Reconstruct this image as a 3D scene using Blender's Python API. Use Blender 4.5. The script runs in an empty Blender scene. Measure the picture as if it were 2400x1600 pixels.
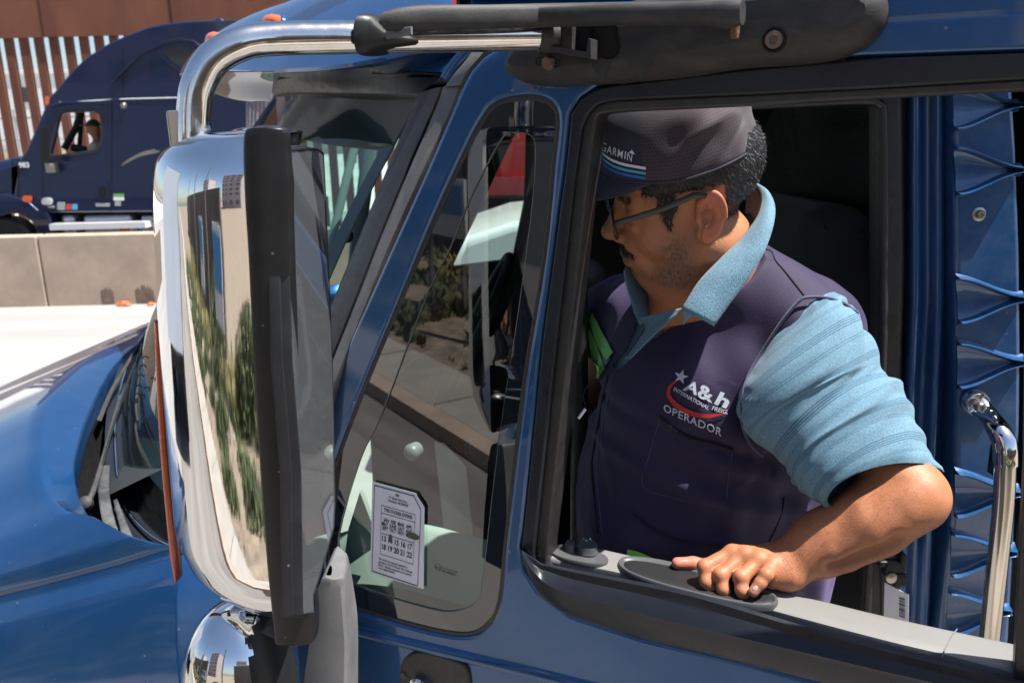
import bpy, bmesh, math, random
import numpy as np
from mathutils import Vector, Matrix, noise as mnoise
R = math.radians
scene = bpy.context.scene
COL = scene.collection
random.seed(7)
rng = np.random.default_rng(7)

# ------------------------------------------------------------------ camera
CAMZ = 2.45
F = 1900.0                      # focal length in pixels of the 2400 px wide photograph
PITCH, ROLL = R(14.2), 0.025
fwd = Vector((0, math.cos(PITCH), -math.sin(PITCH)))
up0 = Vector((0, math.sin(PITCH), math.cos(PITCH)))
X = Vector((1, 0, 0)); Z = Vector((0, 0, 1))
right = X * math.cos(ROLL) - up0 * math.sin(ROLL)
up = X * math.sin(ROLL) + up0 * math.cos(ROLL)
CAM = Vector((0, 0, CAMZ))
cd = bpy.data.cameras.new('camera'); cam = bpy.data.objects.new('camera', cd); COL.objects.link(cam)
cam.matrix_world = Matrix((
    (right.x, up.x, -fwd.x, CAM.x), (right.y, up.y, -fwd.y, CAM.y), (right.z, up.z, -fwd.z, CAM.z), (0, 0, 0, 1)))
cd.sensor_width = 36; cd.lens = 36 * F / 2400; cd.clip_start = 0.02; cd.clip_end = 3000
cd.dof.use_dof = True; cd.dof.focus_distance = 1.05; cd.dof.aperture_fstop = 9.0
scene.camera = cam

# ------------------------------------------------------------------ light
SUN = Vector((0.40, -0.105, 0.90)).normalized()          # towards the sun
w = bpy.data.worlds.new('World'); scene.world = w; w.use_nodes = True
nt = w.node_tree; bg = nt.nodes['Background']
sky = nt.nodes.new('ShaderNodeTexSky'); sky.sky_type = 'NISHITA'; sky.sun_disc = False
sky.sun_elevation = math.asin(SUN.z); sky.sun_rotation = math.atan2(SUN.x, SUN.y)
sky.air_density = 1.0; sky.dust_density = 1.2; sky.ozone_density = 1.0
nt.links.new(sky.outputs[0], bg.inputs[0]); bg.inputs[1].default_value = 0.075
sl = bpy.data.lights.new('sun', 'SUN'); sl.energy = 5.0; sl.angle = R(0.53); sl.color = (1, .965, .915)
so = bpy.data.objects.new('sun', sl); COL.objects.link(so)
so.rotation_euler = SUN.to_track_quat('Z', 'Y').to_euler(); so.location = (0, -5, 30)
vs = scene.view_settings; vs.view_transform = 'Standard'; vs.look = 'None'; vs.gamma = 1; vs.exposure = 1.12
cy = scene.cycles
cy.use_denoising = True; cy.max_bounces = 10; cy.glossy_bounces = 5; cy.transparent_max_bounces = 16
cy.diffuse_bounces = 4; cy.caustics_reflective = False; cy.caustics_refractive = False; cy.sample_clamp_indirect = 6

# ------------------------------------------------------------------ picture -> place
def ray(px, py): return (fwd * F + right * (px - 1200) + up * (800 - py)).normalized()
def WY(px, py, y):
    d = ray(px, py); return CAM + d * (y / d.y)
def WX(px, py, x):
    d = ray(px, py); return CAM + d * (x / d.x)
def WZ(px, py, z):
    d = ray(px, py); return CAM + d * ((z - CAMZ) / d.z)
class Plane:
    def __init__(s, o, ex, ez=Z):
        s.o = Vector(o); s.ex = Vector(ex).normalized(); s.ez = Vector(ez).normalized(); s.n = s.ex.cross(s.ez)
    def hit(s, px, py, off=0.0):
        d = ray(px, py); q = s.o + s.n * off
        return CAM + d * ((q - CAM).dot(s.n) / d.dot(s.n))
    def uv(s, px, py, off=0.0):
        p = s.hit(px, py, off) - s.o; return (p.dot(s.ex), p.dot(s.ez))
    def at(s, u, v, off=0.0): return s.o + s.ex * u + s.ez * v + s.n * off
    def mat(s, off=0.0):
        o = s.o + s.n * off
        return Matrix(((s.ex.x, s.ez.x, s.n.x, o.x), (s.ex.y, s.ez.y, s.n.y, o.y), (s.ex.z, s.ez.z, s.n.z, o.z), (0, 0, 0, 1)))
_d = ray(-2314, 407); _d.z = 0; _d.normalize()
DOOR = Plane(WY(1320, 700, 1.055), -_d)
def YP(y): return Plane((0, y, 0), X)                 # a plane facing the camera side at depth y

# ------------------------------------------------------------------ objects
def link(o, parent=None):
    COL.objects.link(o)
    if parent is not None: o.parent = parent
    return o
def tag(o, label=None, cat=None, group=None, kind=None):
    if label: o['label'] = label
    if cat: o['category'] = cat
    if group: o['group'] = group
    if kind: o['kind'] = kind
    return o
def thing(name, loc=(0, 0, 0), **k):
    o = bpy.data.objects.new(name, None); o.empty_display_size = .1; link(o)
    o['_loc'] = 0
    del o['_loc']
    return tag(o, **k)
def sharpen(me, ang=38):
    bm = bmesh.new(); bm.from_mesh(me)
    for f in bm.faces: f.smooth = True
    ca = R(ang)
    for e in bm.edges:
        if len(e.link_faces) == 2:
            e.smooth = e.calc_face_angle(0) < ca
    bm.to_mesh(me); bm.free()
def mesh(name, verts, faces, mat, parent=None, smooth=True, ang=40, mats=None, fm=None, uvs=None):
    me = bpy.data.meshes.new(name); me.from_pydata([tuple(v) for v in verts], [], faces); me.validate(); me.update()
    if mats:
        for m in mats: me.materials.append(m)
        for p, i in zip(me.polygons, fm): p.material_index = i
    elif mat: me.materials.append(mat)
    if uvs is not None:
        ul = me.uv_layers.new(name='UVMap')
        for lp in me.loops: ul.data[lp.index].uv = uvs[lp.vertex_index]
    if smooth: sharpen(me, ang)
    return link(bpy.data.objects.new(name, me), parent)
class MB:
    """collects pieces into one mesh"""
    def __init__(s): s.v = []; s.f = []; s.m = []
    def add(s, vs, fs, m=0):
        n = len(s.v); s.v += [tuple(v) for v in vs]; s.f += [tuple(i + n for i in f) for f in fs]; s.m += [m] * len(fs)
    def box(s, c, d, m=0, rot=None, bev=0):
        hx, hy, hz = d[0] / 2, d[1] / 2, d[2] / 2
        vs = [Vector((sx * hx, sy * hy, sz * hz)) for sz in (-1, 1) for sx, sy in ((-1, -1), (1, -1), (1, 1), (-1, 1))]
        if rot is not None: vs = [rot @ v for v in vs]
        vs = [v + Vector(c) for v in vs]
        s.add(vs, [(3, 2, 1, 0), (4, 5, 6, 7), (0, 1, 5, 4), (1, 2, 6, 5), (2, 3, 7, 6), (3, 0, 4, 7)], m)
    def tube(s, pts, r, n=12, m=0, cap=True):
        v, f = tube_geo(pts, r, n, cap); s.add(v, f, m)
    def mesh(s, name, mat, parent=None, **k):
        if isinstance(mat, (list, tuple)): return mesh(name, s.v, s.f, None, parent, mats=mat, fm=s.m, **k)
        return mesh(name, s.v, s.f, mat, parent, **k)
def tube_geo(pts, r, n=12, cap=True):
    pts = [Vector(p) for p in pts]
    rs = r if isinstance(r, (list, tuple)) else [r] * len(pts)
    t0 = (pts[1] - pts[0]).normalized()
    a = Vector((0, 0, 1)) if abs(t0.z) < .9 else Vector((1, 0, 0))
    nrm = (a - t0 * a.dot(t0)).normalized()
    V, Fc = [], []
    for i, p in enumerate(pts):
        t = (pts[min(i + 1, len(pts) - 1)] - pts[max(i - 1, 0)]).normalized()
        nrm = (nrm - t * nrm.dot(t)).normalized(); b = t.cross(nrm)
        for k in range(n):
            an = 2 * math.pi * k / n
            V.append(p + (nrm * math.cos(an) + b * math.sin(an)) * rs[i])
    for i in range(len(pts) - 1):
        for k in range(n):
            k2 = (k + 1) % n
            Fc.append((i * n + k, i * n + k2, (i + 1) * n + k2, (i + 1) * n + k))
    if cap:
        Fc.append(tuple(reversed(range(n)))); Fc.append(tuple((len(pts) - 1) * n + k for k in range(n)))
    return V, Fc
def tube(name, pts, r, mat, parent=None, n=16):
    v, f = tube_geo(pts, r, n); return mesh(name, v, f, mat, parent)
def crom(pts, sub=6, closed=False):
    """Catmull-Rom through points of any dimension"""
    P = [np.array(p, float) for p in pts]; n = len(P); out = []
    rngi = range(n) if closed else range(n - 1)
    for i in rngi:
        p0 = P[(i - 1) % n] if closed or i > 0 else 2 * P[0] - P[1]
        p1 = P[i]; p2 = P[(i + 1) % n]
        p3 = P[(i + 2) % n] if closed or i < n - 2 else 2 * P[-1] - P[-2]
        for k in range(sub):
            t = k / sub
            out.append(.5 * ((2 * p1) + (p2 - p0) * t + (2 * p0 - 5 * p1 + 4 * p2 - p3) * t * t + (3 * p1 - p0 - 3 * p2 + p3) * t ** 3))
    if not closed: out.append(P[-1])
    return [tuple(p) for p in out]
def roundpoly(pts, r, n=5):
    """round the corners of a polygon by radius r (same unit)"""
    out = []; N = len(pts)
    for i in range(N):
        p = np.array(pts[i], float); a = np.array(pts[i - 1], float) - p; b = np.array(pts[(i + 1) % N], float) - p
        la, lb = np.linalg.norm(a), np.linalg.norm(b)
        rr = min(r, la * .45, lb * .45)
        q0 = p + a / la * rr; q1 = p + b / lb * rr
        for k in range(n + 1):
            t = k / n; out.append(tuple(q0 * (1 - t) ** 2 + p * 2 * t * (1 - t) + q1 * t * t))
    return out
def grid(name, rows, mat, parent=None, closed=False, ang=60, uv=False, solid=0, flip=False, sub=None):
    """rows of 3-D points -> sheet"""
    if sub:
        rows = [crom(r, sub[1]) for r in rows]
        cols = list(zip(*rows)); cols = [crom(c, sub[0]) for c in cols]; rows = list(zip(*cols))
    nr, nc = len(rows), len(rows[0])
    V = [p for r in rows for p in r]; Fc = []
    for i in range(nr - 1):
        for j in range(nc if closed else nc - 1):
            j2 = (j + 1) % nc
            q = (i * nc + j, i * nc + j2, (i + 1) * nc + j2, (i + 1) * nc + j)
            Fc.append(q[::-1] if flip else q)
    uvs = [(j / (nc - 1), i / (nr - 1)) for i in range(nr) for j in range(nc)] if uv else None
    o = mesh(name, V, Fc, mat, parent, ang=ang, uvs=uvs)
    if solid:
        md = o.modifiers.new('thick', 'SOLIDIFY'); md.thickness = abs(solid); md.offset = -1 if solid > 0 else 1
    return o
def plate_geo(outer, holes, thick, bevel, res=3):
    """flat shape with holes, thickness and rounded edges: verts (a,b,h) with the front face at h=0"""
    cu = bpy.data.curves.new('tmp', 'CURVE'); cu.dimensions = '2D'; cu.fill_mode = 'BOTH'
    for pts in [outer] + list(holes):
        sp = cu.splines.new('POLY'); sp.points.add(len(pts) - 1)
        for q, p in zip(sp.points, pts): q.co = (p[0], p[1], 0, 1)
        sp.use_cyclic_u = True
    cu.bevel_depth = bevel; cu.bevel_resolution = res; cu.extrude = max(thick / 2 - bevel, 1e-5); cu.offset = -bevel
    ob = bpy.data.objects.new('tmp', cu); COL.objects.link(ob)
    dg = bpy.context.evaluated_depsgraph_get(); me = bpy.data.meshes.new_from_object(ob.evaluated_get(dg))
    v = [Vector((q.co.x, q.co.y, q.co.z - thick / 2)) for q in me.vertices]; f = [tuple(p.vertices) for p in me.polygons]
    bpy.data.objects.remove(ob); bpy.data.curves.remove(cu); bpy.data.meshes.remove(me)
    return v, f
def plate(name, pl, outer, holes=(), thick=.03, bevel=.004, off=0.0, mat=None, parent=None, ang=26, raw=False, res=3):
    """outline given in picture pixels, laid on plane pl at offset off, with real thickness behind it"""
    o2 = outer if raw else [pl.uv(p[0], p[1], off) for p in outer]
    h2 = [h if raw else [pl.uv(p[0], p[1], off) for p in h] for h in holes]
    v, f = plate_geo(o2, h2, thick, bevel, res)
    M = pl.mat(off)
    return mesh(name, [M @ q for q in v], f, mat, parent, ang=ang)
def lathe(pl_c, axis, prof, n=24):
    """prof: list of (r, h) along axis from pl_c"""
    ax = Vector(axis).normalized(); a = Vector((0, 0, 1)) if abs(ax.z) < .9 else X
    e1 = (a - ax * a.dot(ax)).normalized(); e2 = ax.cross(e1); V = []; Fc = []
    for r, h in prof:
        for k in range(n):
            t = 2 * math.pi * k / n; V.append(Vector(pl_c) + ax * h + (e1 * math.cos(t) + e2 * math.sin(t)) * r)
    for i in range(len(prof) - 1):
        for k in range(n):
            k2 = (k + 1) % n; Fc.append((i * n + k, i * n + k2, (i + 1) * n + k2, (i + 1) * n + k))
    Fc.append(tuple(reversed(range(n)))); Fc.append(tuple((len(prof) - 1) * n + k for k in range(n)))
    return V, Fc
def text_geo(s, size=1.0, extrude=0.0, align='LEFT', shear=0.0, space=1.0, bold=0.0):
    cu = bpy.data.curves.new('t', 'FONT'); cu.body = s; cu.size = size; cu.extrude = extrude; cu.align_x = align
    cu.shear = shear; cu.space_character = space; cu.offset = bold; cu.resolution_u = 3
    ob = bpy.data.objects.new('t', cu); COL.objects.link(ob)
    dg = bpy.context.evaluated_depsgraph_get(); me = bpy.data.meshes.new_from_object(ob.evaluated_get(dg))
    v = [q.co.copy() for q in me.vertices]; f = [tuple(p.vertices) for p in me.polygons]
    bpy.data.objects.remove(ob); bpy.data.curves.remove(cu); bpy.data.meshes.remove(me)
    return v, f

# ------------------------------------------------------------------ materials
def mat(name, col=(.5, .5, .5), rough=.5, metal=0., spec=.5, coat=0., coat_r=.05, var=0., vscale=8., bump=0., bscale=60., bdist=.002,
        dust=0., dcol=(.45, .42, .38), dscale=14., rvar=0., sss=0., sheen=0., detail=5., stretch=(1, 1, 1), wave=0., wscale=3., trans=0., emit=0., scr=0.):
    m = bpy.data.materials.new(name); m.use_nodes = True; n = m.node_tree.nodes; l = m.node_tree.links
    b = n['Principled BSDF']; b.inputs['Roughness'].default_value = rough; b.inputs['Metallic'].default_value = metal
    b.inputs['Specular IOR Level'].default_value = spec; b.inputs['Coat Weight'].default_value = coat; b.inputs['Coat Roughness'].default_value = coat_r
    b.inputs['Subsurface Weight'].default_value = sss; b.inputs['Subsurface Scale'].default_value = .008
    b.inputs['Sheen Weight'].default_value = sheen; b.inputs['Transmission Weight'].default_value = trans
    tc = n.new('ShaderNodeTexCoord'); mp = n.new('ShaderNodeMapping'); mp.inputs['Scale'].default_value = stretch
    l.new(tc.outputs['Object'], mp.inputs[0]); co = mp.outputs[0]
    def nz(scale, det=detail, rg=.55):
        t = n.new('ShaderNodeTexNoise'); t.inputs['Scale'].default_value = scale; t.inputs['Detail'].default_value = det
        t.inputs['Roughness'].default_value = rg; l.new(co, t.inputs['Vector']); return t.outputs['Fac']
    def ramp(src, a, b_, ca, cb):
        r = n.new('ShaderNodeMapRange'); r.inputs[1].default_value = a; r.inputs[2].default_value = b_; r.inputs[3].default_value = ca; r.inputs[4].default_value = cb
        l.new(src, r.inputs[0]); return r.outputs[0]
    def mix(f, a, c):
        x = n.new('ShaderNodeMix'); x.data_type = 'RGBA'
        if isinstance(f, float): x.inputs[0].default_value = f
        else: l.new(f, x.inputs[0])
        for i, q in ((6, a), (7, c)):
            if isinstance(q, tuple): x.inputs[i].default_value = (*q, 1)
            else: l.new(q, x.inputs[i])
        return x.outputs[2]
    c = tuple(col)
    cur = c
    if var:
        cur = mix(ramp(nz(vscale), .3, .7, 0, 1), tuple(q * (1 - var) for q in c), tuple(min(1, q * (1 + var)) for q in c))
    if dust:
        f = ramp(nz(dscale, 8, .7), .42, .78, 0, dust); cur = mix(f, cur, tuple(dcol))
    if scr:
        v = n.new('ShaderNodeTexVoronoi'); v.inputs['Scale'].default_value = scr; l.new(co, v.inputs['Vector'])
        cur = mix(ramp(v.outputs['Distance'], .03, .07, .8, 0), cur, tuple(dcol))
    if isinstance(cur, tuple): b.inputs['Base Color'].default_value = (*cur, 1)
    else: l.new(cur, b.inputs['Base Color'])
    if rvar: l.new(ramp(nz(dscale * 1.7, 6, .65), .35, .7, max(0, rough - rvar), min(1, rough + rvar)), b.inputs['Roughness'])
    hs = []
    if bump:
        bp = n.new('ShaderNodeBump'); bp.inputs['Strength'].default_value = bump; bp.inputs['Distance'].default_value = bdist
        l.new(nz(bscale, 6), bp.inputs['Height']); last = bp
        if wave:
            b2 = n.new('ShaderNodeBump'); b2.inputs['Strength'].default_value = wave; b2.inputs['Distance'].default_value = .01
            l.new(nz(wscale, 1), b2.inputs['Height']); l.new(b2.outputs[0], bp.inputs['Normal'])
        l.new(last.outputs[0], b.inputs['Normal'])
        if coat: l.new(last.outputs[0], b.inputs['Coat Normal'])
    if emit: b.inputs['Emission Color'].default_value = (*c, 1); b.inputs['Emission Strength'].default_value = emit
    return m
def glass(name, tint=(.8, .9, .85), refl=1.0, rough=.0, dust=0., f0=.11):
    m = bpy.data.materials.new(name); m.use_nodes = True; n = m.node_tree.nodes; l = m.node_tree.links
    n.remove(n['Principled BSDF']); out = n['Material Output']
    t = n.new('ShaderNodeBsdfTransparent'); t.inputs[0].default_value = (*tint, 1)
    g = n.new('ShaderNodeBsdfGlossy'); g.inputs['Roughness'].default_value = rough; g.inputs[0].default_value = (refl, refl, refl, 1)
    lw = n.new('ShaderNodeLayerWeight'); lw.inputs[0].default_value = .5; pw = n.new('ShaderNodeMath'); pw.operation = 'POWER'; pw.inputs[1].default_value = 5; l.new(lw.outputs['Facing'], pw.inputs[0])
    fr = n.new('ShaderNodeMapRange'); fr.inputs[3].default_value = f0; fr.inputs[4].default_value = 1; l.new(pw.outputs[0], fr.inputs[0])
    mx = n.new('ShaderNodeMixShader'); l.new(fr.outputs[0], mx.inputs[0]); l.new(t.outputs[0], mx.inputs[1]); l.new(g.outputs[0], mx.inputs[2])
    last = mx
    if dust:
        d = n.new('ShaderNodeBsdfDiffuse'); d.inputs[0].default_value = (.5, .48, .44, 1)
        tc = n.new('ShaderNodeTexCoord'); tx = n.new('ShaderNodeTexNoise'); tx.inputs['Scale'].default_value = 90; tx.inputs['Detail'].default_value = 8; tx.inputs['Roughness'].default_value = .8
        l.new(tc.outputs['Object'], tx.inputs['Vector'])
        mr = n.new('ShaderNodeMapRange'); mr.inputs[1].default_value = .5; mr.inputs[2].default_value = .8; mr.inputs[3].default_value = dust * .25; mr.inputs[4].default_value = dust
        l.new(tx.outputs['Fac'], mr.inputs[0]); m2 = n.new('ShaderNodeMixShader')
        l.new(mr.outputs[0], m2.inputs[0]); l.new(mx.outputs[0], m2.inputs[1]); l.new(d.outputs[0], m2.inputs[2]); last = m2
    l.new(last.outputs[0], out.inputs[0]); return m
M = {}
M['paint'] = mat('blue_paint', (.007, .072, .215), .37, metal=.6, coat=1., coat_r=.02, bump=.03, bscale=900, bdist=.0004, var=.10, vscale=3, dust=.10, dscale=9, dcol=(.20, .26, .38), wave=.05, wscale=5, scr=26)
M['paint_old'] = mat('blue_paint_dusty', (.008, .070, .20), .34, metal=.25, coat=1., coat_r=.05, bump=.03, bscale=900, bdist=.0004, dust=.22, dscale=24, dcol=(.25, .30, .40), scr=45)
M['navy'] = mat('navy_paint', (.009, .018, .058), .3, metal=.3, coat=1., coat_r=.03, bump=.02, bscale=40, var=.1)
M['chrome'] = mat('chrome', (.80, .81, .82), .045, metal=1., bump=.03, bscale=14, bdist=.003, rvar=.02, dscale=30, dust=.10, dcol=(.55, .5, .44))
M['chrome_old'] = mat('weathered_chrome', (.80, .79, .77), .12, metal=1., bump=.05, bscale=240, bdist=.0006, rvar=.08, dscale=40, dust=.35, dcol=(.42, .38, .33))
M['steel'] = mat('brushed_steel', (.66, .62, .56), .16, metal=1., bump=.02, bscale=200, stretch=(1, 1, .1), dust=.15, dcol=(.5, .46, .4))
M['mirror'] = mat('mirror_glass', (.40, .43, .47), .03, metal=.8, dust=.35, dcol=(.26, .26, .27), dscale=160)
M['blackplastic'] = mat('black_plastic', (.012, .012, .013), .40, spec=.35, bump=.25, bscale=700, bdist=.0004, dust=.05, dscale=30, dcol=(.20, .19, .18), scr=40)
M['greyplastic'] = mat('weathered_grey_plastic', (.026, .025, .025), .6, spec=.4, bump=.5, bscale=900, bdist=.0006, var=.12, vscale=18, dust=.17, dscale=40, dcol=(.22, .20, .18), stretch=(.35, 1, 1.3))
M['lightgrey'] = mat('light_grey_plastic', (.15, .15, .155), .45, bump=.2, bscale=600, bdist=.0004, dust=.4, dscale=12, dcol=(.36, .35, .33), rvar=.1)
M['rubber'] = mat('window_rubber', (.022, .021, .021), .45, bump=.3, bscale=500, bdist=.0005, dust=.14, dscale=50, dcol=(.14, .12, .10), rvar=.12)
M['rubber_glossy'] = mat('belt_moulding_rubber', (.014, .016, .022), .33, spec=.32, bump=.2, bscale=300, bdist=.0004, dust=.05, dscale=6, dcol=(.08, .085, .09), rvar=.12)
M['seal_grey'] = mat('grey_weather_strip', (.10, .095, .09), .5, bump=.4, bscale=300, bdist=.0006, dust=.6, dscale=25, dcol=(.24, .22, .20), stretch=(1, 1, .5))
M['armrest'] = mat('armrest_vinyl', (.20, .195, .186), .46, bump=.35, bscale=420, bdist=.0006, dust=.35, dscale=7, dcol=(.12, .112, .105), stretch=(.3, .3, 1), rvar=.08)
M['armrest_dark'] = mat('dark_switch_plastic', (.065, .066, .07), .42, bump=.25, bscale=800, bdist=.0004, dust=.2, dcol=(.2, .2, .2))
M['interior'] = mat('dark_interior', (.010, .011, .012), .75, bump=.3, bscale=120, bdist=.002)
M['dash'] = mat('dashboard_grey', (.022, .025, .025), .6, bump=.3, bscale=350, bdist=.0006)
M['interior_pale'] = mat('pale_interior_trim', (.32, .36, .33), .6, bump=.3, bscale=350, bdist=.0006)
M['curtain'] = mat('black_cab_curtain', (.010, .010, .012), .85, bump=.8, bscale=9, bdist=.02, stretch=(.3, 1, 2.2))
M['seat'] = mat('grey_seat_fabric', (.020, .025, .027), .85, bump=.3, bscale=400, sheen=.2)
M['frit'] = mat('black_glass_border', (.012, .017, .022), .02, spec=.9, coat=1., coat_r=0.)
M['glass'] = glass('side_glass', (.62, .78, .70), 1.0)
M['wglass'] = glass('windshield_glass', (.55, .72, .68), .7, dust=.05, f0=.045)
M['glass2'] = glass('far_glass', (.75, .8, .8), .9)
M['orange'] = mat('orange_lens', (.75, .13, .03), .2, coat=1., bump=.4, bscale=160)
M['screw'] = mat('screw_metal', (.5, .46, .4), .35, metal=1., dust=.4, dcol=(.25, .2, .16))
M['rust'] = mat('rusty_bolt', (.16, .09, .055), .8, bump=.6, bscale=300, dust=.4)
M['ink'] = mat('black_ink', (.03, .03, .035), .7)
M['paper'] = mat('sticker_paper', (.84, .83, .90), .6, var=.05, vscale=30)
# ------------------------------------------------------------------ ground and the far side of the road
GF = 0.235                      # the far lanes lie a little higher than the near one
def concrete(name, col, scale=1.0, crack=0.0, **k):
    return mat(name, col, k.pop('rough', .85), bump=.5, bscale=30 * scale, bdist=.006, var=k.pop('var', .12), vscale=1.5 * scale, dust=.35, dscale=5 * scale,
               dcol=k.pop('dcol', tuple(c * .8 for c in col)), **k)
M['road'] = concrete('concrete_road', (.29, .284, .272), .8, stretch=(.12, 1, 1))
M['dirt'] = concrete('dry_dirt', (.21, .165, .12), 3, var=.45)
M['gutter'] = concrete('stained_gutter', (.17, .155, .14), 2, stretch=(.2, 1, 1), var=.3)
M['sidewalk'] = concrete('pale_pavement', (.34, .31, .27), 1.5)
M['damp'] = concrete('damp_concrete', (.17, .125, .095), 6, var=.3)
M['barrier'] = concrete('barrier_concrete', (.42, .325, .25), 2.0, var=.14, dcol=(.30, .25, .20))
def sheet(name, ys, x0, x1, m, nx=40, jit=0):
    rows = [[Vector((x0 + (x1 - x0) * i / nx, y, z)) for i in range(nx + 1)] for y, z in ys]
    return tag(grid(name, rows, m, flip=False), kind='structure')
sheet('ground', [(-400, -.02), (-8, -.02), (-3.0, 0.02), (-1.75, .10)], -400, 400, M['dirt'])
sheet('pavement', [(-2.0, .145), (-1.30, .145)], -400, 400, M['sidewalk'])
sheet('gutter', [(-1.1, .006), (-.62, .004)], -400, 400, M['gutter'])
mb = MB(); mb.box((0, -1.2, .05), (800, .18, .20)); tag(mb.mesh('kerb', M['barrier']), kind='structure')
M['lane'] = concrete('darkened_lane', (.21, .195, .175), 1.2, stretch=(.1, 1, 1), var=.25)  # unseen lane, darkened so its reflection in the chrome stays dim
sheet('lane', [(-.62, .004), (2.9, .006)], -400, 400, M['lane'])
sheet('road', [(-1.2, 0), (2.5, 0), (3.5, .02), (6.5, GF), (30, GF), (900, GF)], -900, 900, M['road'], 60)

# jersey barriers between the lanes
YB = 11.5
pb = YP(YB)
joint = pb.uv(96, 620)[0]
bt = pb.uv(96, 552)[1] - .0
prev = None
for i in range(6):
    x0 = joint - 3.05 + i * 3.05 - 3.05 * 2
    prof = [(0, 0), (0, bt - GF - .02), (.02, bt - GF), (.22, bt - GF), (.24, bt - GF - .02), (.24, 0)]
    if x0 > 14: break
    rows = []
    for x in (x0 + .008, x0 + .03, x0 + 3.02, x0 + 3.042):
        ins = .012 if x in (x0 + .008, x0 + 3.042) else 0
        rows.append([Vector((x, YB + a + (ins if a < .1 else -ins), GF + b - (ins if b > .1 else 0))) for a, b in prof])
    V = [p for r in rows for p in r]; Fc = []
    n = 6
    for a in range(3):
        for j in range(5): Fc.append((a * n + j, a * n + j + 1, (a + 1) * n + j + 1, (a + 1) * n + j))
    Fc += [tuple(range(n)), tuple(reversed(range(3 * n, 4 * n)))]
    o = mesh('concrete_barrier', V, Fc, M['barrier'], smooth=False)
    lab = ['', 'tan concrete barrier block left of the vertical joint, below the wheel of the navy truck', 'tan concrete barrier block right of the joint, with dark damp stains near the mirror', 'concrete barrier block standing behind the blue cab', 'concrete barrier block standing behind the blue cab', 'concrete barrier block standing behind the blue cab'][i] or 'tan concrete barrier block beyond the left edge'
    tag(o, lab, 'barrier', 'concrete barriers between the lanes')
    if i == 3 - 1:
        mb = MB()
        for (cx, w_, h_) in ((250, 30, 12), (338, 44, 18)):
            mb = MB(); pts = []
            for k in range(25):
                t = k / 24; n_ = mnoise.noise(Vector((cx + t * 6, 0, 0))); pts.append((cx - w_ / 2 + w_ * t, 683 - .02 * (cx - 250) - h_ * (math.sin(math.pi * t) ** .6) * (.55 + .6 * n_ + .3 * math.sin(t * 40))))
            A = [pb.hit(x, y, .003) for x, y in pts]; B = [Vector((p.x, p.y, GF + .005)) for p in A]; n = len(A)
            mb.add(A + B, [(j, j + 1, n + j + 1, n + j) for j in range(n - 1)])
            mb.mesh('damp_stain', M['damp'], o, smooth=False)

# damp stains are part of the barrier; orange scraps on the road
def scrap(px, py, w_, h_, lab):
    c = WY(px, py, YB - .12); c.z = GF + .01
    bm = bmesh.new(); bmesh.ops.create_icosphere(bm, subdivisions=3, radius=1)
    for v in bm.verts:
        k = mnoise.noise(v.co * 2.1 + Vector((px, 0, 0))); v.co = Vector((v.co.x * w_ * (1 + .5 * k), v.co.y * .05, abs(v.co.z) * h_ * (1 + .8 * k) + .01 * v.co.x))
        v.co += c
    me = bpy.data.meshes.new('orange_scrap'); bm.to_mesh(me); bm.free(); me.materials.append(M['scrap']); sharpen(me)
    tag(link(bpy.data.objects.new('orange_scrap', me)), lab, 'litter', 'scraps at the foot of the barrier')
M['scrap'] = mat('orange_plastic_scrap', (.62, .16, .07), .5, var=.3, vscale=20, bump=.5)
scrap(287, 684, .10, .055, 'flattened orange plastic scrap lying at the foot of the barrier')
scrap(350, 684, .05, .03, 'small pale orange scrap nearest the chrome mirror at the barrier foot')

# border fence
YF = 17.5
pf = YP(YF)
M['rustfence'] = mat('rusted_steel', (.20, .072, .040), .75, metal=.2, bump=.3, bscale=12, var=.22, vscale=1.6, dust=.25, dscale=4, dcol=(.27, .13, .08), stretch=(1, 1, .35))
M['rustbar'] = mat('rusted_steel_post', (.17, .06, .035), .75, metal=.2, bump=.3, bscale=12, var=.25, vscale=2, stretch=(1, 1, .2))
fence = thing('border_fence', label='tall rust brown steel border fence of square posts under solid plates', cat='fence')
uA = pf.uv(30, 90)[1]
x_prev = pf.uv(126, 40)[0]; x_b = pf.uv(431, 40)[0]; pw = x_b - x_prev
topz = uA + 2.2
for k in range(-2, 6):
    x0 = x_prev + k * pw
    v, f = plate_geo(roundpoly([(x0 + .02, uA), (x0 + pw - .02, uA), (x0 + pw - .02, topz), (x0 + .02, topz)], .01, 2), [], .02, .003)
    Mx = pf.mat(0)
    p_ = mesh('steel_plate', [Mx @ q for q in v], f, M['rustfence'], fence)
    # overlapping joint strip
    mb = MB(); mb.box((x0 - .10, YF - .014, (uA + topz) / 2), (.26, .012, topz - uA - .01)); mb.mesh('joint_strip', M['rustbar'], p_)
sp = pf.uv(127, 200)[0] - pf.uv(92, 200)[0]
xs0 = pf.uv(22, 140)[0]
for k in range(-8, 60):
    xx = xs0 + k * sp
    if xx > 9: break
    mb = MB(); mb.box((xx, YF + .09, (GF + uA) / 2 + .05), (.165, .10, uA - GF + .3), rot=Matrix.Rotation(R(0), 3, 'Z'))
    mb.mesh('post', M['rustbar'], fence)

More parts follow.
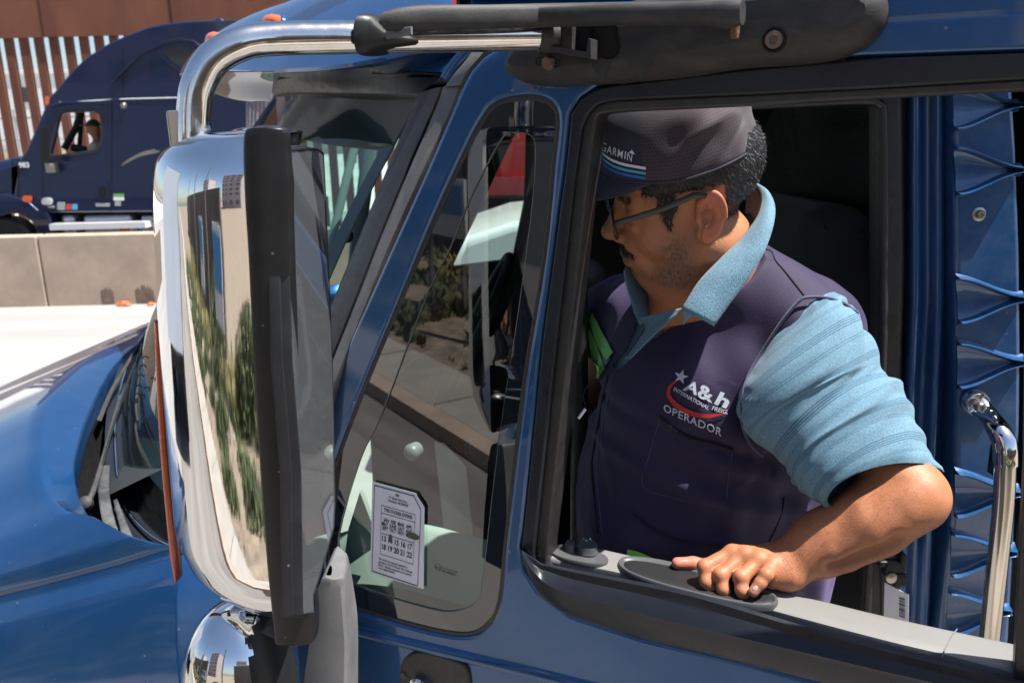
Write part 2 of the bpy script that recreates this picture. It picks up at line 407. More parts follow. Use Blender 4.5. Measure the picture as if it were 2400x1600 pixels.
# land beyond the fence
M['paleland'] = concrete('pale_dry_land', (.55, .52, .47), .3, var=.2)
M['channelwall'] = concrete('channel_wall', (.60, .60, .60), .3, var=.12)
M['tanstrip'] = concrete('tan_embankment', (.52, .42, .28), .4)
sheet('embankment', [(26, GF + .01), (34, GF + 1.1), (60, GF + 1.25)], -120, 120, M['paleland'])
mb = MB(); mb.box((0, 62, GF + 1.5), (240, .6, 3.0)); tag(mb.mesh('channel_wall', M['channelwall']), 'long pale grey wall seen between the fence posts far behind', 'wall')
mb = MB(); mb.box((0, 60.8, GF + 1.7), (240, .5, .5)); tag(mb.mesh('tan_wall', M['tanstrip']), 'low tan wall strip seen between the fence posts', 'wall')
M['pipe'] = mat('grey_pipe', (.3, .3, .31), .6)
mb = MB(); mb.box((0, 40, GF + 3.6), (160, .12, .10)); 
for k in range(-20, 21): mb.box((k * 4.0 + .7, 40, GF + 2.2), (.1, .1, 3.6))
mb.box((0, 40, GF + 2.6), (160, .06, .06))
tag(mb.mesh('railing', M['pipe']), 'grey pipe railing running behind the fence posts', 'railing')
M['stucco'] = concrete('white_stucco', (.74, .73, .70), .3, var=.05)
M['winglass'] = mat('dark_window', (.03, .035, .04), .15, spec=.8)
def building(name, c, d, m, label, cols, rows_, face='y', wcol=None, parent=None, ws=(1.4, 1.3)):
    root = thing(name, label=label, cat='building')
    mb = MB(); mb.box((c[0], c[1], c[2] + d[2] / 2), d)
    mb.box((c[0], c[1], c[2] + d[2] + .2), (d[0] + .3, d[1] + .3, .4))
    mb.mesh('wall', m, root, smooth=False)
    for i in range(cols):
        for j in range(rows_):
            z = c[2] + d[2] * (j + .6) / rows_
            mb = MB()
            if face == 'y':
                x = c[0] - d[0] / 2 + d[0] * (i + .5) / cols; mb.box((x, c[1] + d[1] / 2 + .03, z), (ws[0], .1, ws[1]))
            elif face == '-y':
                x = c[0] - d[0] / 2 + d[0] * (i + .5) / cols; mb.box((x, c[1] - d[1] / 2 - .03, z), (ws[0], .1, ws[1]))
            mb.mesh('window', M['winglass'], root, smooth=False)
    return root
for i, (x, w_, h) in enumerate([(-44, 26, 9), (-16, 22, 12), (10, 24, 8)]):
    building('warehouse', (x, 85, 0), (w_, 14, h), M['stucco'], ['low white building behind the fence at far left', 'tallest white building far behind the fence', 'white building far behind the blue cab'][i], 5, 2, '-y')

# behind the camera: what chrome, paint and glass mirror
M['brownwall'] = concrete('brown_retaining_wall', (.16, .125, .11), 1.2, var=.2)
M['towerbeige'] = concrete('beige_tower_render', (.46, .40, .37), .4)
M['towerpink'] = concrete('pinkish_tower_render', (.36, .30, .30), .4)
mb = MB()
mb.box((-22, -6.6, 1.9), (30, .3, 3.8)); mb.box((16, -6.6, 1.6), (34, .3, 3.2))
tag(mb.mesh('retaining_wall', M['brownwall']), 'dark brown retaining wall mirrored in the chrome housing', 'wall')
building('tower_block', (-62, -44, 0), (13, 12, 20), M['towerbeige'], 'tall pale tower block mirrored in the middle of the chrome housing', 4, 6)
building('tower_block', (-27, -44, 0), (12, 12, 21), M['towerpink'], 'greyish pink tower block mirrored beside the black mirror rim', 4, 7)
building('tower_block', (12, -46, 0), (24, 12, 13), M['towerbeige'], 'lower pale block mirrored in the paint of the door', 6, 4)
M['signblue'] = mat('blue_sign', (.05, .22, .45), .5); M['signwhite'] = mat('white_sign', (.6, .6, .6), .5); M['pole'] = mat('grey_pole', (.12, .11, .10), .6)
for i, (x, y, h, lab) in enumerate([(-2.6, -4.9, 5.5, 'near grey pole by the wall, mirrored in the chrome'), (-6.5, -3.1, 6.5, 'second grey pole along the pavement'), (-11, -3.1, 6.5, 'third grey pole along the pavement'), (-17, -3.1, 6.5, 'fourth grey pole along the pavement')]):
    tag(tube('pole', [(x, y, 0), (x, y, h)], .07, M['pole'], None, 10), lab, 'pole')
for i, (x, lab) in enumerate([(-5.2, 'blue and white sign board standing among the weeds'), (-9.4, 'second sign board further along the weeds')]):
    s_ = thing('sign_board', label=lab, cat='sign'); mb = MB(); mb.box((x, -3.6, 1.5), (1.3, .05, .8)); mb.mesh('board', M['signwhite'], s_, smooth=False)
    mb = MB(); mb.box((x, -3.565, 1.62), (1.2, .02, .4)); mb.mesh('panel', M['signblue'], s_, smooth=False)
    mb = MB(); mb.box((x - .5, -3.6, .55), (.06, .06, 1.1)); mb.box((x + .5, -3.6, .55), (.06, .06, 1.1)); mb.mesh('legs', M['pole'], s_, smooth=False)
wp = MB()
for k in range(15): wp.box((-36 + k * 2.0, -6.42, 1.9), (.14, .12, 3.7))
wp.box((-22, -6.42, 3.72), (30, .14, .12)); tag(wp.mesh('wall_posts', M['pole']), 'dark posts standing against the brown retaining wall', 'post')
jt = MB()
for k in range(-14, 8): jt.box((k * 1.9 + .4, -1.65, .1475), (.03, .66, .004))
tag(jt.mesh('pavement_joints', M['gutter']), kind='structure')
st_ = []
for k in range(26):
    x, y = random.uniform(-7, 2), random.uniform(-4.6, -2.8); bm = bmesh.new(); bmesh.ops.create_icosphere(bm, subdivisions=2, radius=random.uniform(.04, .12))
    for v in bm.verts: v.co = Vector((v.co.x * 1.3, v.co.y, v.co.z * .6)) * (1 + .4 * mnoise.noise(v.co * 14 + Vector((k, 0, 0)))) + Vector((x, y, .03))
    me = bpy.data.meshes.new('rock'); bm.to_mesh(me); bm.free(); me.materials.append(M['sidewalk']); tag(link(bpy.data.objects.new('rock', me)), 'small pale rocks lying on the dirt verge', 'rock', 'rocks on the verge')
# queue of trucks ahead
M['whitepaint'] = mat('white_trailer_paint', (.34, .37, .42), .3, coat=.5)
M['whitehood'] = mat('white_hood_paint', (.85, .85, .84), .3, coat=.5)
def boxtruck(x, label):
    root = thing('box_truck', label=label, cat='truck')
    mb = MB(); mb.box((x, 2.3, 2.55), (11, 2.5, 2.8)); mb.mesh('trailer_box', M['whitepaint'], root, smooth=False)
    mb = MB(); mb.box((x - .2, 2.3, .95), (10, 2.2, .3)); mb.mesh('chassis', M['blackplastic'], root, smooth=False)
    for sx in (-4.4, 2.8, 4.0):
        for sy in (1.2, 3.4):
            v, f = lathe((x + sx, sy - .15, .5), (0, 1, 0), [(.2, 0), (.48, 0), (.5, .03), (.5, .27), (.48, .3), (.2, .3)])
            mesh('wheel', v, f, M['rubber'], root)
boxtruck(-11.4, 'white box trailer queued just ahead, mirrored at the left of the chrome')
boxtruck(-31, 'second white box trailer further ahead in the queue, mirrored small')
# weeds and bushes on the dirt
M['weed'] = mat('green_weeds', (.065, .085, .030), .8, var=.45, vscale=3)
M['weedy'] = mat('yellow_weeds', (.20, .18, .06), .8, var=.4, vscale=3)
def weeds(name, n, box, h, m, kind='stuff', lean=.5, wid=.02):
    P = rng.random((n, 3)); V = []; Fc = []
    for i in range(n):
        cx = box[0] + P[i, 0] * (box[1] - box[0]); cyy = box[2] + P[i, 1] * (box[3] - box[2])
        d = mnoise.noise(Vector((cx * .8, cyy * 1.4, 0)))
        if d < -.08: continue
        hh = h * (.4 + .9 * P[i, 2]) * (.6 + 1.2 * max(d + .1, 0)); a = random.random() * 6.28
        ax = Vector((math.cos(a), math.sin(a), 0)); s = Vector((-ax.y, ax.x, 0)) * wid * random.uniform(.6, 1.8)
        b = Vector((cx, cyy, .0)); t = b + ax * hh * lean + Z * hh; mid = b + ax * hh * lean * .3 + Z * hh * .6
        k = len(V); V += [b - s, b + s, mid + s * 1.3, mid - s * 1.3, t]; Fc += [(k, k + 1, k + 2, k + 3), (k + 3, k + 2, k + 4)]
    o = mesh(name, V, Fc, m, smooth=False)
    return o
tag(weeds('weeds', 22000, (-26, 7, -4.6, -2.2), .24, M['weed']), 'strip of green weeds growing along the dirt, mirrored in glass and chrome', 'weeds', kind='stuff')
tag(weeds('dry_weeds', 9000, (-26, 7, -6.2, -4.4), .35, M['weedy']), 'yellow flowering weeds along the foot of the wall', 'weeds', kind='stuff')
def bush(loc, r, n, label, m):
    V = []; Fc = []
    for i in range(n):
        p = Vector(rng.normal(size=3)).normalized() * r * (.35 + .65 * random.random() ** .5); p.z = abs(p.z) * 1.1
        if mnoise.noise(p * 2.4 / r) < -.15: continue
        a = Vector(rng.normal(size=3)).normalized(); b = a.cross(Vector(rng.normal(size=3))).normalized(); s = .06 * random.uniform(.6, 1.5)
        c = Vector(loc) + p; k = len(V); V += [c - a * s, c + b * s * .5, c + a * s, c - b * s * .5]; Fc.append((k, k + 1, k + 2, k + 3))
    root = thing('bush', label=label, cat='bush')
    mesh('crown', V, Fc, m, root, smooth=False)
    tube('trunk', [Vector(loc) + Z * -.1, Vector(loc) + Z * r * .8], [.05, .02], M['brownwall'], root, 8)
bush((-3.6, -5.3, 0), 1.0, 4000, 'green bush growing against the wall, mirrored in the side window', M['weed'])
bush((-7.5, -5.0, 0), 1.3, 5000, 'larger green bush further along the wall', M['weed'])
bush((-1.4, -5.6, 0), .8, 3000, 'yellowish bush nearest the truck on the dirt', M['weedy'])
# ------------------------------------------------------------------ the blue truck in front
T = thing('blue_truck', label='royal blue semi truck cab with its door swung open and chrome mirror in the foreground', cat='truck')
D = DOOR
# ---- door skin
Q = [(1186,231),(1244,225),(1289,240),(1307,280),(1298,379),(1276,602),(1228,900),(1186,1257),(1169,1413),(1142,1467),(1097,1491),(1008,1480),(836,1431),(785,1400),(762,1330),(765,1150),(785,1074),(852,896),(932,704),(1008,521),(1088,347),(1124,280),(1150,246)]
Qs = crom(Q, 4, True)
MO = [(1440,199),(1401,206),(1360,232),(1338,268),(1325,400),(1316,460),(1271,800),(1231,1200),(1221,1284),(1231,1337),(1262,1385),(1335,1440),(1498,1494),(1770,1558),(1900,1592),(2378,1716),(2440,1716),(2440,121),(2400,124),(2020,137),(1743,162)]
skin = [(1084,199),(1103,165),(1130,135),(1180,104),(1250,82),(1500,60),(2060,42),(2480,14),(2480,1760),(1500,1760),(640,1760),(640,1330),(700,1120),(776,905),(829,776),(1006,380)]
door = plate('door', D, skin, [Qs, MO], .045, .007, 0, M['paint'], T)
door['label'] = 'blue cab door swung open, with a raised crease under the windows'
# top of the door rolls inwards
rows = []
for k, (h, o) in enumerate([(-.012, -.002), (.0, .0005), (.02, .0), (.05, -.005), (.08, -.016), (.11, -.034), (.135, -.062)]):
    row = []
    for px, py in [(1500,62),(1700,56),(1900,49),(2060,43),(2200,34),(2480,15)]:
        u, v = D.uv(px, py); row.append(D.at(u, v + h, o))
    rows.append(row)
grid('door_top_rail', rows, M['paint'], door)
# crease line along the lower door
v0 = [(640,1408),(740,1436),(830,1471),(1100,1537),(1300,1585),(1500,1637),(1800,1715)]
rows = []
for dv, o in [(.010, -.002), (.006, .004), (.0, .0075), (-.006, .008), (-.012, .003), (-.016, -.002)]:
    rows.append([D.at(D.uv(a, b)[0], D.uv(a, b)[1] + dv * 1.0, o) for a, b in crom(v0, 4)])
grid('door_crease', rows, M['paint'], door)
# quarter window: black rubber gasket, dark glass border, clear glass
QI = crom([(1213,312),(1244,320),(1253,350),(1247,468),(1215,720),(1168,1029),(1132,1346),(1119,1404),(1075,1429),(1008,1425),(829,1369),(802,1328),(793,1257),(843,1078),(896,967),(999,695),(1052,588),(1100,470),(1168,338),(1190,317)], 4, True)
def inset(poly, d):
    P = np.array(poly); c = P.mean(0); out = []
    n = len(P)
    for i in range(n):
        t = P[(i + 1) % n] - P[i - 1]; t /= np.linalg.norm(t) + 1e-9; nn = np.array([-t[1], t[0]])
        if np.dot(nn, c - P[i]) < 0 and False: nn = -nn
        out.append(nn)
    area = .5 * sum(P[i][0] * P[(i + 1) % n][1] - P[(i + 1) % n][0] * P[i][1] for i in range(n))
    s = 1 if area > 0 else -1
    return [tuple(P[i] + out[i] * d * s) for i in range(n)]
qu = [D.uv(*p) for p in Qs]
gask = plate('quarter_window_gasket', D, inset(qu, -.002), [inset(qu, .0055)], .02, .002, -.004, M['rubber'], T, raw=True)
qw = plate('quarter_window', D, inset(qu, .0045), [[D.uv(*p, -.006) for p in QI]], .005, .0012, -.006, M['frit'], T, raw=True)
qw['label'] = 'tall slanted quarter window with a dark border and an inspection sticker'
pane = [D.at(*D.uv(*p, -.0085), -.0085) for p in QI]
mesh('pane', pane, [tuple(range(len(pane)))], M['glass'], qw, smooth=False)
# door inner trim seen through the quarter window
TR = D
itrim = [D.at(*D.uv(*p, -.05), -.05) for p in [(740,1345),(1190,1460),(1200,1640),(700,1640)]]
rows = []
for o, dy in [(-.046, 0), (-.10, -4), (-.13, 0), (-.135, 40), (-.135, 300)]:
    pts = []
    for px, py in [(770,1262),(860,1235),(905,1222),(1010,1232),(1100,1255),(1215,1282)]:
        u, v = D.uv(px, py + (95 if o > -.06 else 0), -.13); pts.append(D.at(u, v - dy * .0006, o))
    rows.append(pts)
grid('door_inner_ledge', rows, M['interior_pale'], door, sub=(3, 3))
v, f = plate_geo([D.uv(*p, -.05) for p in [(843,1150),(874,1232),(866,1290),(802,1335),(815,1240)]], [], .01, .002)
mesh('sail_trim', [D.mat(-.05) @ q for q in v], f, M['interior_pale'], door)
# ---- main window frame: black rubber channel
MI = roundpoly([(1400,268),(1455,262),(1734,249),(2020,232),(2412,212),(2400,1100),(2373,1640),(1900,1505),(1700,1440),(1500,1392),(1283,1330),(1283,1297),(1338,800),(1378,430)], 14, 4)
mid = roundpoly([(1362,300),(1377,266),(1400,244),(1437,236),(1752,222),(2020,208),(2430,184),(2430,1690),(1900,1560),(1500,1460),(1300,1400),(1258,1360),(1250,1300),(1303,800),(1345,420)], 10, 3)
fr = plate('window_frame', D, MO, [mid], .03, .003, .004, M['rubber_glossy'], T)
fr['label'] = 'black rubber channel round the opened side window'
plate('inner_channel', D, inset([D.uv(*p) for p in mid], -.001), [[D.uv(*p, -.01) for p in MI]], .04, .003, -.006, M['rubber'], fr, raw=True)
# outer belt moulding
up_ = [(1218,1283),(1248,1304),(1271,1319),(1289,1322),(1340,1332),(1498,1362),(1640,1392),(1900,1470),(2087,1521),(2325,1577),(2440,1606)]
m1 = [(1221,1287),(1244,1318),(1264,1335),(1286,1343),(1340,1362),(1498,1398),(1640,1432),(1900,1504),(2087,1552),(2325,1612),(2440,1640)]
cr = [(1224,1300),(1243,1332),(1260,1350),(1281,1370),(1330,1392),(1498,1440),(1640,1474),(1900,1534),(2087,1578),(2325,1632),(2440,1660)]
lo = [(1226,1318),(1240,1350),(1262,1386),(1290,1412),(1335,1441),(1498,1494),(1640,1528),(1900,1593),(2087,1640),(2325,1702),(2440,1730)]
def offrow(pts, o, sub=4): return [D.at(*D.uv(a, b, o), o) for a, b in crom(pts, sub)]
def lerp2(a, b, t): return [((1 - t) * p[0] + t * q[0], (1 - t) * p[1] + t * q[1]) for p, q in zip(a, b)]
rows = [offrow(up_, -.012), offrow(up_, .004), offrow(lerp2(up_, m1, .25), .0085), offrow(lerp2(up_, m1, .8), .010), offrow(m1, .0125), offrow(lerp2(m1, cr, .5), .018), offrow(lerp2(m1, cr, .93), .0225), offrow(cr, .0215), offrow(lerp2(cr, lo, .12), .020),
        offrow(lerp2(cr, lo, .55), .014), offrow(lerp2(cr, lo, .9), .007), offrow(lo, .004), offrow(lo, -.004)]
bm_ = grid('belt_moulding', rows, M['rubber_glossy'], T, ang=30)
bm_['label'] = 'scuffed black moulding along the bottom of the side window'

# ---- armrest / inner sill
ZA = D.hit(1640, 1388, -.030).z
near = [(1284,1309),(1353,1323),(1430,1338),(1640,1384),(1700,1400),(1900,1455),(2087,1504),(2209,1533),(2364,1574),(2440,1596)]
far = [(1286,1280),(1353,1279),(1430,1291),(1640,1341),(1700,1354),(1819,1381),(2042,1436),(2236,1479),(2374,1508),(2440,1524)]
def on_sill(px, py, dz=0): return WZ(px, py, ZA + dz)
nr = crom([on_sill(*p) for p in near], 5); fa = crom([on_sill(*p) for p in far], 5)
rows = []
def mixv(a, b, t): return [Vector(p) * (1 - t) + Vector(q) * t for p, q in zip(a, b)]
dn = [Vector(p) - Z * .05 for p in nr]
rows = [dn, [Vector(p) - Z * .006 for p in nr], mixv(nr, fa, .02)]
for t in (.1, .3, .5, .7, .88, .96): rows.append([p + Z * .003 * (1 - (2 * t - 1) ** 6) for p in mixv(nr, fa, t)])
rows += [[p - Z * .002 for p in mixv(nr, fa, 1)], [p - Z * .012 for p in mixv(nr, fa, 1.02)], [p - Z * .30 for p in mixv(nr, fa, .96)]]
arm = grid('armrest', rows, M['armrest'], T, ang=50)
arm['label'] = 'pale grey vinyl door armrest with window switches'
# seam across the armrest
a, b = on_sill(2209, 1536), on_sill(2243, 1474)
pts = [a - Z * .01, a + Z * .001, (a * .6 + b * .4) + Z * .0033, (a * .25 + b * .75) + Z * .0033, b + Z * .0005]
tube('seam', crom(pts, 4), .0008, M['lightgrey'], arm, 8)
# switch panel and the pull cup
def ring_on(pts, dz): return [on_sill(x, y, dz) for x, y in pts]
def disc(name, cx, cy, ax, ay, rot, prof, m, parent, n=40):
    """oval dished shape lying on the sill; prof = (scale, height)"""
    V = []; Fc = []
    for s_, h in prof:
        for k in range(n):
            t = 2 * math.pi * k / n; c_, q_ = math.cos(t), math.sin(t)
            sx = (abs(c_) ** .8) * (1 if c_ > 0 else -1) * ax * (s_ if ax < 60 else 1 - (1 - s_) * ay / ax * 1.6); sy = (abs(q_) ** .8) * (1 if q_ > 0 else -1) * ay * s_
            px = cx + sx * math.cos(rot) - sy * math.sin(rot); py = cy + sx * math.sin(rot) + sy * math.cos(rot)
            V.append(on_sill(px, py, .0035) + Z * h)
    for i in range(len(prof) - 1):
        for k in range(n):
            k2 = (k + 1) % n; Fc.append((i * n + k, i * n + k2, (i + 1) * n + k2, (i + 1) * n + k))
    Fc.append(tuple((len(prof) - 1) * n + k for k in range(n)))
    return mesh(name, V, Fc, m, parent)
pan = disc('switch_panel', 1357, 1302, 70, 17, .20, [(1.0, -.004), (1.0, .0015), (.95, .003), (.5, .0032), (.1, .0032)], M['armrest_dark'], arm)
disc('knob', 1377, 1297, 23, 12.5, .10, [(1.05, .003), (1.08, .006), (1.0, .008), (1.0, .0135), (.92, .016), (.5, .0145), (.1, .014)], M['armrest_dark'], pan if False else arm)
disc('toggle', 1337, 1290, 13, 11, .15, [(1.0, .003), (.9, .010), (.7, .014), (.2, .0155)], M['armrest_dark'], arm)
for dx, dy in ((-9, -6), (6, -7), (9, 0), (-3, 0)):
    disc('switch_mark', 1377 + dx, 1287.5 + dy * .6, 2.2, 1.4, 0, [(1.0, .0145), (.6, .0158)], M['paper'], arm, 10)
cup = disc('pull_cup', 1636, 1367, 192, 30, .245, [(1.03, -.004), (1.02, .002), (.97, .0048), (.88, .0050), (.80, .0034), (.74, .0016), (.5, .0012), (.1, .0012)], M['armrest_dark'], arm, 64)
disc('cup_recess_shade', 1636, 1366, 192, 30, .245, [(.74, .0015), (.70, .0022), (.4, .0022), (.1, .0022)], mat('recess_shadow_plastic', (.012, .012, .013), .5), arm, 64)  # raised dark disc; the shade of a recess is put into its colour

# ---- sticker on the quarter window
st = [(874,1128),(994,1152),(997,1156),(1012,1175),(1013,1184),(1020,1195),(995+22,1374),(1018,1379),(868,1336),(870,1340)]
s_out = [(876,1126),(978,1153),(981,1159),(994,1179),(998,1187),(996,1377),(871,1339)]
o_ = -.0075
sp_ = [D.uv(a, b, o_) for a, b in s_out]
stk = plate('inspection_sticker', D, sp_, [], .0006, .0001, o_ + .004, M['paper'], qw, raw=True)
# local frame of the sticker in the photo: origin top-left, x along top, y down
TL = Vector(D.uv(876,1126, o_)); TRr = Vector(D.uv(996,1158, o_)); BL = Vector(D.uv(871,1339, o_))
ex_, ey_ = (TRr - TL), (BL - TL)
inkV = MB()
def ink_poly(pts, m=0):
    P = [TL + ex_ * a + ey_ * b for a, b in pts]; inkV.add([D.at(p.x, p.y, o_ + .0046) for p in P], [tuple(range(len(P)))], m)
def ink_line(a, b, w_=.006):
    a = Vector(a); b = Vector(b); t = (b - a).normalized(); n_ = Vector((-t.y, t.x)) * w_; n_.x *= 1.0; ink_poly([a - n_, b - n_, b + n_, a + n_])
def ink_text(s, x, y, h, wdt=None):
    v, f = text_geo(s, 1.0, bold=.022); xs = [q.x for q in v]; W_ = max(xs) - min(xs)
    k = (wdt / W_) if wdt else h
    P = [TL + ex_ * (x + (q.x - min(xs)) * k) + ey_ * (y - q.y * h) for q in v]
    inkV.add([D.at(p.x, p.y, o_ + .0047) for p in P], f)
for a, b in [((.05,.03),(.82,.03)),((.82,.03),(.965,.15)),((.965,.15),(.965,.97)),((.965,.97),(.04,.97)),((.04,.97),(.05,.03))]: ink_line(a, b, .005)
for a, b in [((.2,.22),(.86,.22)),((.2,.30),(.86,.30)),((.2,.52),(.86,.52)),((.2,.75),(.86,.75)),((.2,.22),(.2,.75)),((.86,.22),(.86,.75))]: ink_line(a, b, .0028)
ink_text('NFI', .47, .085, .036, .07); ink_text('71 West Park Ave.', .34, .125, .034, .36); ink_text('Vineland, NJ 08360', .32, .16, .034, .40)
ink_text('THIS STICKER EXPIRES', .25, .275, .050, .56)
ink_text('JAN  FEB  MAR  APR', .25, .385, .054, .56); ink_text('MAY  JUNE  JULY  AUG', .22, .430, .054, .60); ink_text('SEPT  OCT  NOV  DEC', .23, .475, .054, .58)
ink_text('13 14 15 16 17', .23, .60, .085, .60); ink_text('18 19 20 21 22', .23, .69, .085, .60)
ink_text('This vehicle has passed inspection in', .17, .815, .032, .58); ink_text('accordance with 49 CFR part 396.17 through', .17, .85, .032, .68)
ink_text('396.23.  Records maintained at the address', .17, .885, .032, .66); ink_text('above, (609) 822-9999.', .17, .92, .032, .34)
def blot(cx, cy, rx, ry, m=1, seed=0):
    ink_poly([(cx + rx * math.cos(t) * (1 + .22 * mnoise.noise(Vector((math.cos(t) * 2 + seed, math.sin(t) * 2, 0)))), cy + ry * math.sin(t) * (1 + .25 * mnoise.noise(Vector((math.cos(t) * 2, math.sin(t) * 2 + seed, 3))))) for t in [k * math.pi / 12 for k in range(24)]], m)
for p in list(range(0)): pass
TLs = o_
o_keep = o_
def blot2(cx, cy, rx, ry, seed):
    pts = [(cx + rx * math.cos(t) * (1 + .25 * mnoise.noise(Vector((math.cos(t) * 2 + seed, math.sin(t) * 2, 0)))), cy + ry * math.sin(t) * (1 + .3 * mnoise.noise(Vector((math.cos(t) * 2, math.sin(t) * 2 + seed, 3))))) for t in [k * math.pi / 12 for k in range(24)]]
    P = [TL + ex_ * a + ey_ * b for a, b in pts]; inkV.add([D.at(p.x, p.y, o_ + .0052) for p in P], [tuple(range(24))], 1)
blot2(.83, .45, .13, .033, 1); blot2(.40, .545, .035, .045, 5)
M['mudspot'] = mat('torn_paper_spot', (.10, .10, .085), .8, var=.3, vscale=200)
inkV.mesh('printing', [M['ink'], M['mudspot']], qw, smooth=False)
# small glass mark, right of the sticker
gm = MB()
g0 = Vector(D.uv(1018,1326, o_)); g1 = Vector(D.uv(1080,1346, o_)); gx = (g1 - g0); gy = Vector((gx.y, -gx.x)).normalized()
def gm_text(s, u0, v0_, h, wd):
    v, f = text_geo(s, 1.0); xs = [q.x for q in v]; k = wd / (max(xs) - min(xs))
    P = [g0 + gx * (u0 + (q.x - min(xs)) * k) + gy * (v0_ - q.y * h) for q in v]; gm.add([D.at(p.x, p.y, -.0078) for p in P], f)
gm_text('E13', .05, .003, .006, .16); gm_text('43R-000262', .26, .006, .007, .55); gm_text('DOT 459  AS2  M50A', .26, -.0005, .004, .6)
ring = [(math.cos(t * math.pi / 12), math.sin(t * math.pi / 12)) for t in range(24)]
V = []
for k in (.0062, .0056):
    V += [D.at(*(g0 + gx * .13 + Vector((c_, s_)) * k + gy * 0), -.0078) for c_, s_ in ring]
gm.add(V, [(i, (i + 1) % 24, 24 + (i + 1) % 24, 24 + i) for i in range(24)])
gm.mesh('glass_mark', M['ink'], qw, smooth=False)
# round suction mount stuck inside the quarter glass
c_ = D.hit(961,1061, -.02)
v, f = lathe(c_, D.n, [(.012, -.02), (.0135, -.006), (.0125, .0), (.010, .003), (.005, .0055), (.001, .006)]); mesh('suction_knob', v, f, M['lightgrey'], qw)
c_ = D.hit(1118,1056, -.05)
v, f = lathe(c_, D.n, [(.022, -.03), (.024, -.004), (.0235, 0), (.019, .001), (.018, -.002), (.001, -.002)]); mesh('speaker_ring', v, f, M['interior'], door)
# release button low on the door
bt_ = plate('latch_recess', D, roundpoly([(938,1548),(968,1526),(1015,1530),(1095,1556),(1112,1700),(930,1700)], 26), [], .01, .004, .006, M['rubber'], door)
v, f = lathe(D.hit(985,1612, .012), D.n, [(.02, -.01), (.02, .004), (.016, .008), (.001, .009)]); mesh('latch_button', v, f, M['chrome_old'], door)
v, f = lathe(D.hit(945,1581, .006), D.n, [(.006, 0), (.006, .002), (.004, .003), (.001, .003)], 12); mesh('latch_screw', v, f, M['rust'], door)

# ---- black mirror bracket
BO = crom([(1218,105),(1203,135),(1197,155),(1200,172),(1225,188),(1258,198),(1350,201),(1453,196),(1600,184),(1752,162),(1900,152),(1985,135),(2040,105),(2072,65),(2083,25),(2075,-10),(2040,-42),(1900,-60),(1740,-40),(1600,-20),(1400,30),(1260,68)], 4, True)
bo = [D.uv(*p) for p in BO]
rows = []
for d_, h in [(0, 0), (.0, .010), (.004, .022), (.012, .031), (.024, .036), (.05, .038)]:
    rows.append([D.at(p[0], p[1], h + .001) for p in inset(bo, d_)])
V = [p for r in rows for p in r]; n = len(bo); Fc = []
for i in range(len(rows) - 1):
    for k in range(n): k2 = (k + 1) % n; Fc.append((i * n + k, i * n + k2, (i + 1) * n + k2, (i + 1) * n + k))
rows_flat_start = (len(rows) - 1) * n
# keep the last ring from folding: shrink towards the long axis instead
cxs = [Vector(p) for p in bo]; 
umin, umax = min(p[0] for p in bo), max(p[0] for p in bo)
for k, p in enumerate(bo):
    u = p[0]; vv = [q[1] for q in bo if abs(q[0] - u) < .012]; vm = (min(vv) + max(vv)) / 2
    q = Vector((u + (.5 * (umin + umax) - u) * .08, vm + (p[1] - vm) * .45)); V[rows_flat_start + k] = D.at(q.x, q.y, .0375)
Fc.append(tuple(rows_flat_start + k for k in range(n)))
if sum(bo[i][0] * bo[(i + 1) % n][1] - bo[(i + 1) % n][0] * bo[i][1] for i in range(n)) < 0: Fc = [tuple(reversed(q)) for q in Fc]
brk = mesh('mirror_bracket', V, Fc, M['greyplastic'], T, ang=45)
brk['label'] = 'dusty black plastic mirror bracket bolted to the top of the door'
# recesses: shallow near-black patches, the shade of holes put into their colour
def cup_at(pts, off, depth, m, parent, name):
    uvp = [D.uv(*p, off) for p in crom(pts, 4, True)]
    A = [D.at(*p, off) for p in inset(uvp, -.0015)]; B = [D.at(*p, off - .002) for p in uvp]; C_ = [D.at(*p, off - depth) for p in inset(uvp, .002)]
    n = len(A); V = A + B + C_; Fc = [(i, (i + 1) % n, n + (i + 1) % n, n + i) for i in range(n)] + [(n + i, n + (i + 1) % n, 2 * n + (i + 1) % n, 2 * n + i) for i in range(n)] + [tuple(2 * n + i for i in range(n))]
    return mesh(name, V, Fc, m, parent, ang=60)
M['void'] = mat('near_black', (.003, .003, .004), .9)  # near black; in slots and wells this colour stands for their shade
cup_at([(1222,103),(1229,106),(1231,125),(1237,150),(1233,160),(1224,157),(1216,135),(1217,115)], .030, .001, M['void'], brk, 'cable_slot')
cup_at([(1388,60),(1440,60),(1443,85),(1449,105),(1444,128),(1425,136),(1402,128),(1392,105)], .0405, .001, M['void'], brk, 'recess')
cup_at([(1344,62),(1384,62),(1384,96),(1376,122),(1342,116)], .0405, .001, M['void'], brk, 'recess')
cup_at([(1258,142),(1268,138),(1302,142),(1310,148),(1300,156),(1266,152)], .0385, .001, M['void'], brk, 'bolt_slot')
M['sealant'] = mat('dried_sealant', (.34, .25, .19), .8, var=.3, vscale=60)
def crust(pts, r, j):
    P = []
    for k, p in enumerate(crom(pts, 14)):
        n_ = mnoise.noise(Vector((k * .55, 3.1, 0))); P.append(D.at(*D.uv(p[0], p[1] + j * n_, .002), .002))
    rs = [r * (.35 + .9 * abs(mnoise.noise(Vector((k * .37, 7, 1)))) * 2) for k in range(len(P))]
    v, f = tube_geo(P, rs, 6); mesh('sealant_bead', v, f, M['sealant'], brk)
crust([(1216,190),(1232,197),(1262,203),(1300,206),(1330,207)], .0006, 3); crust([(1452,197),(1500,191),(1560,187),(1640,179),(1752,165)], .0004, 4); crust([(1880,152),(1935,148),(1980,140)], .0004, 4)
crust([(1240,200),(1250,207),(1257,212),(1263,205)], .0006, 2)
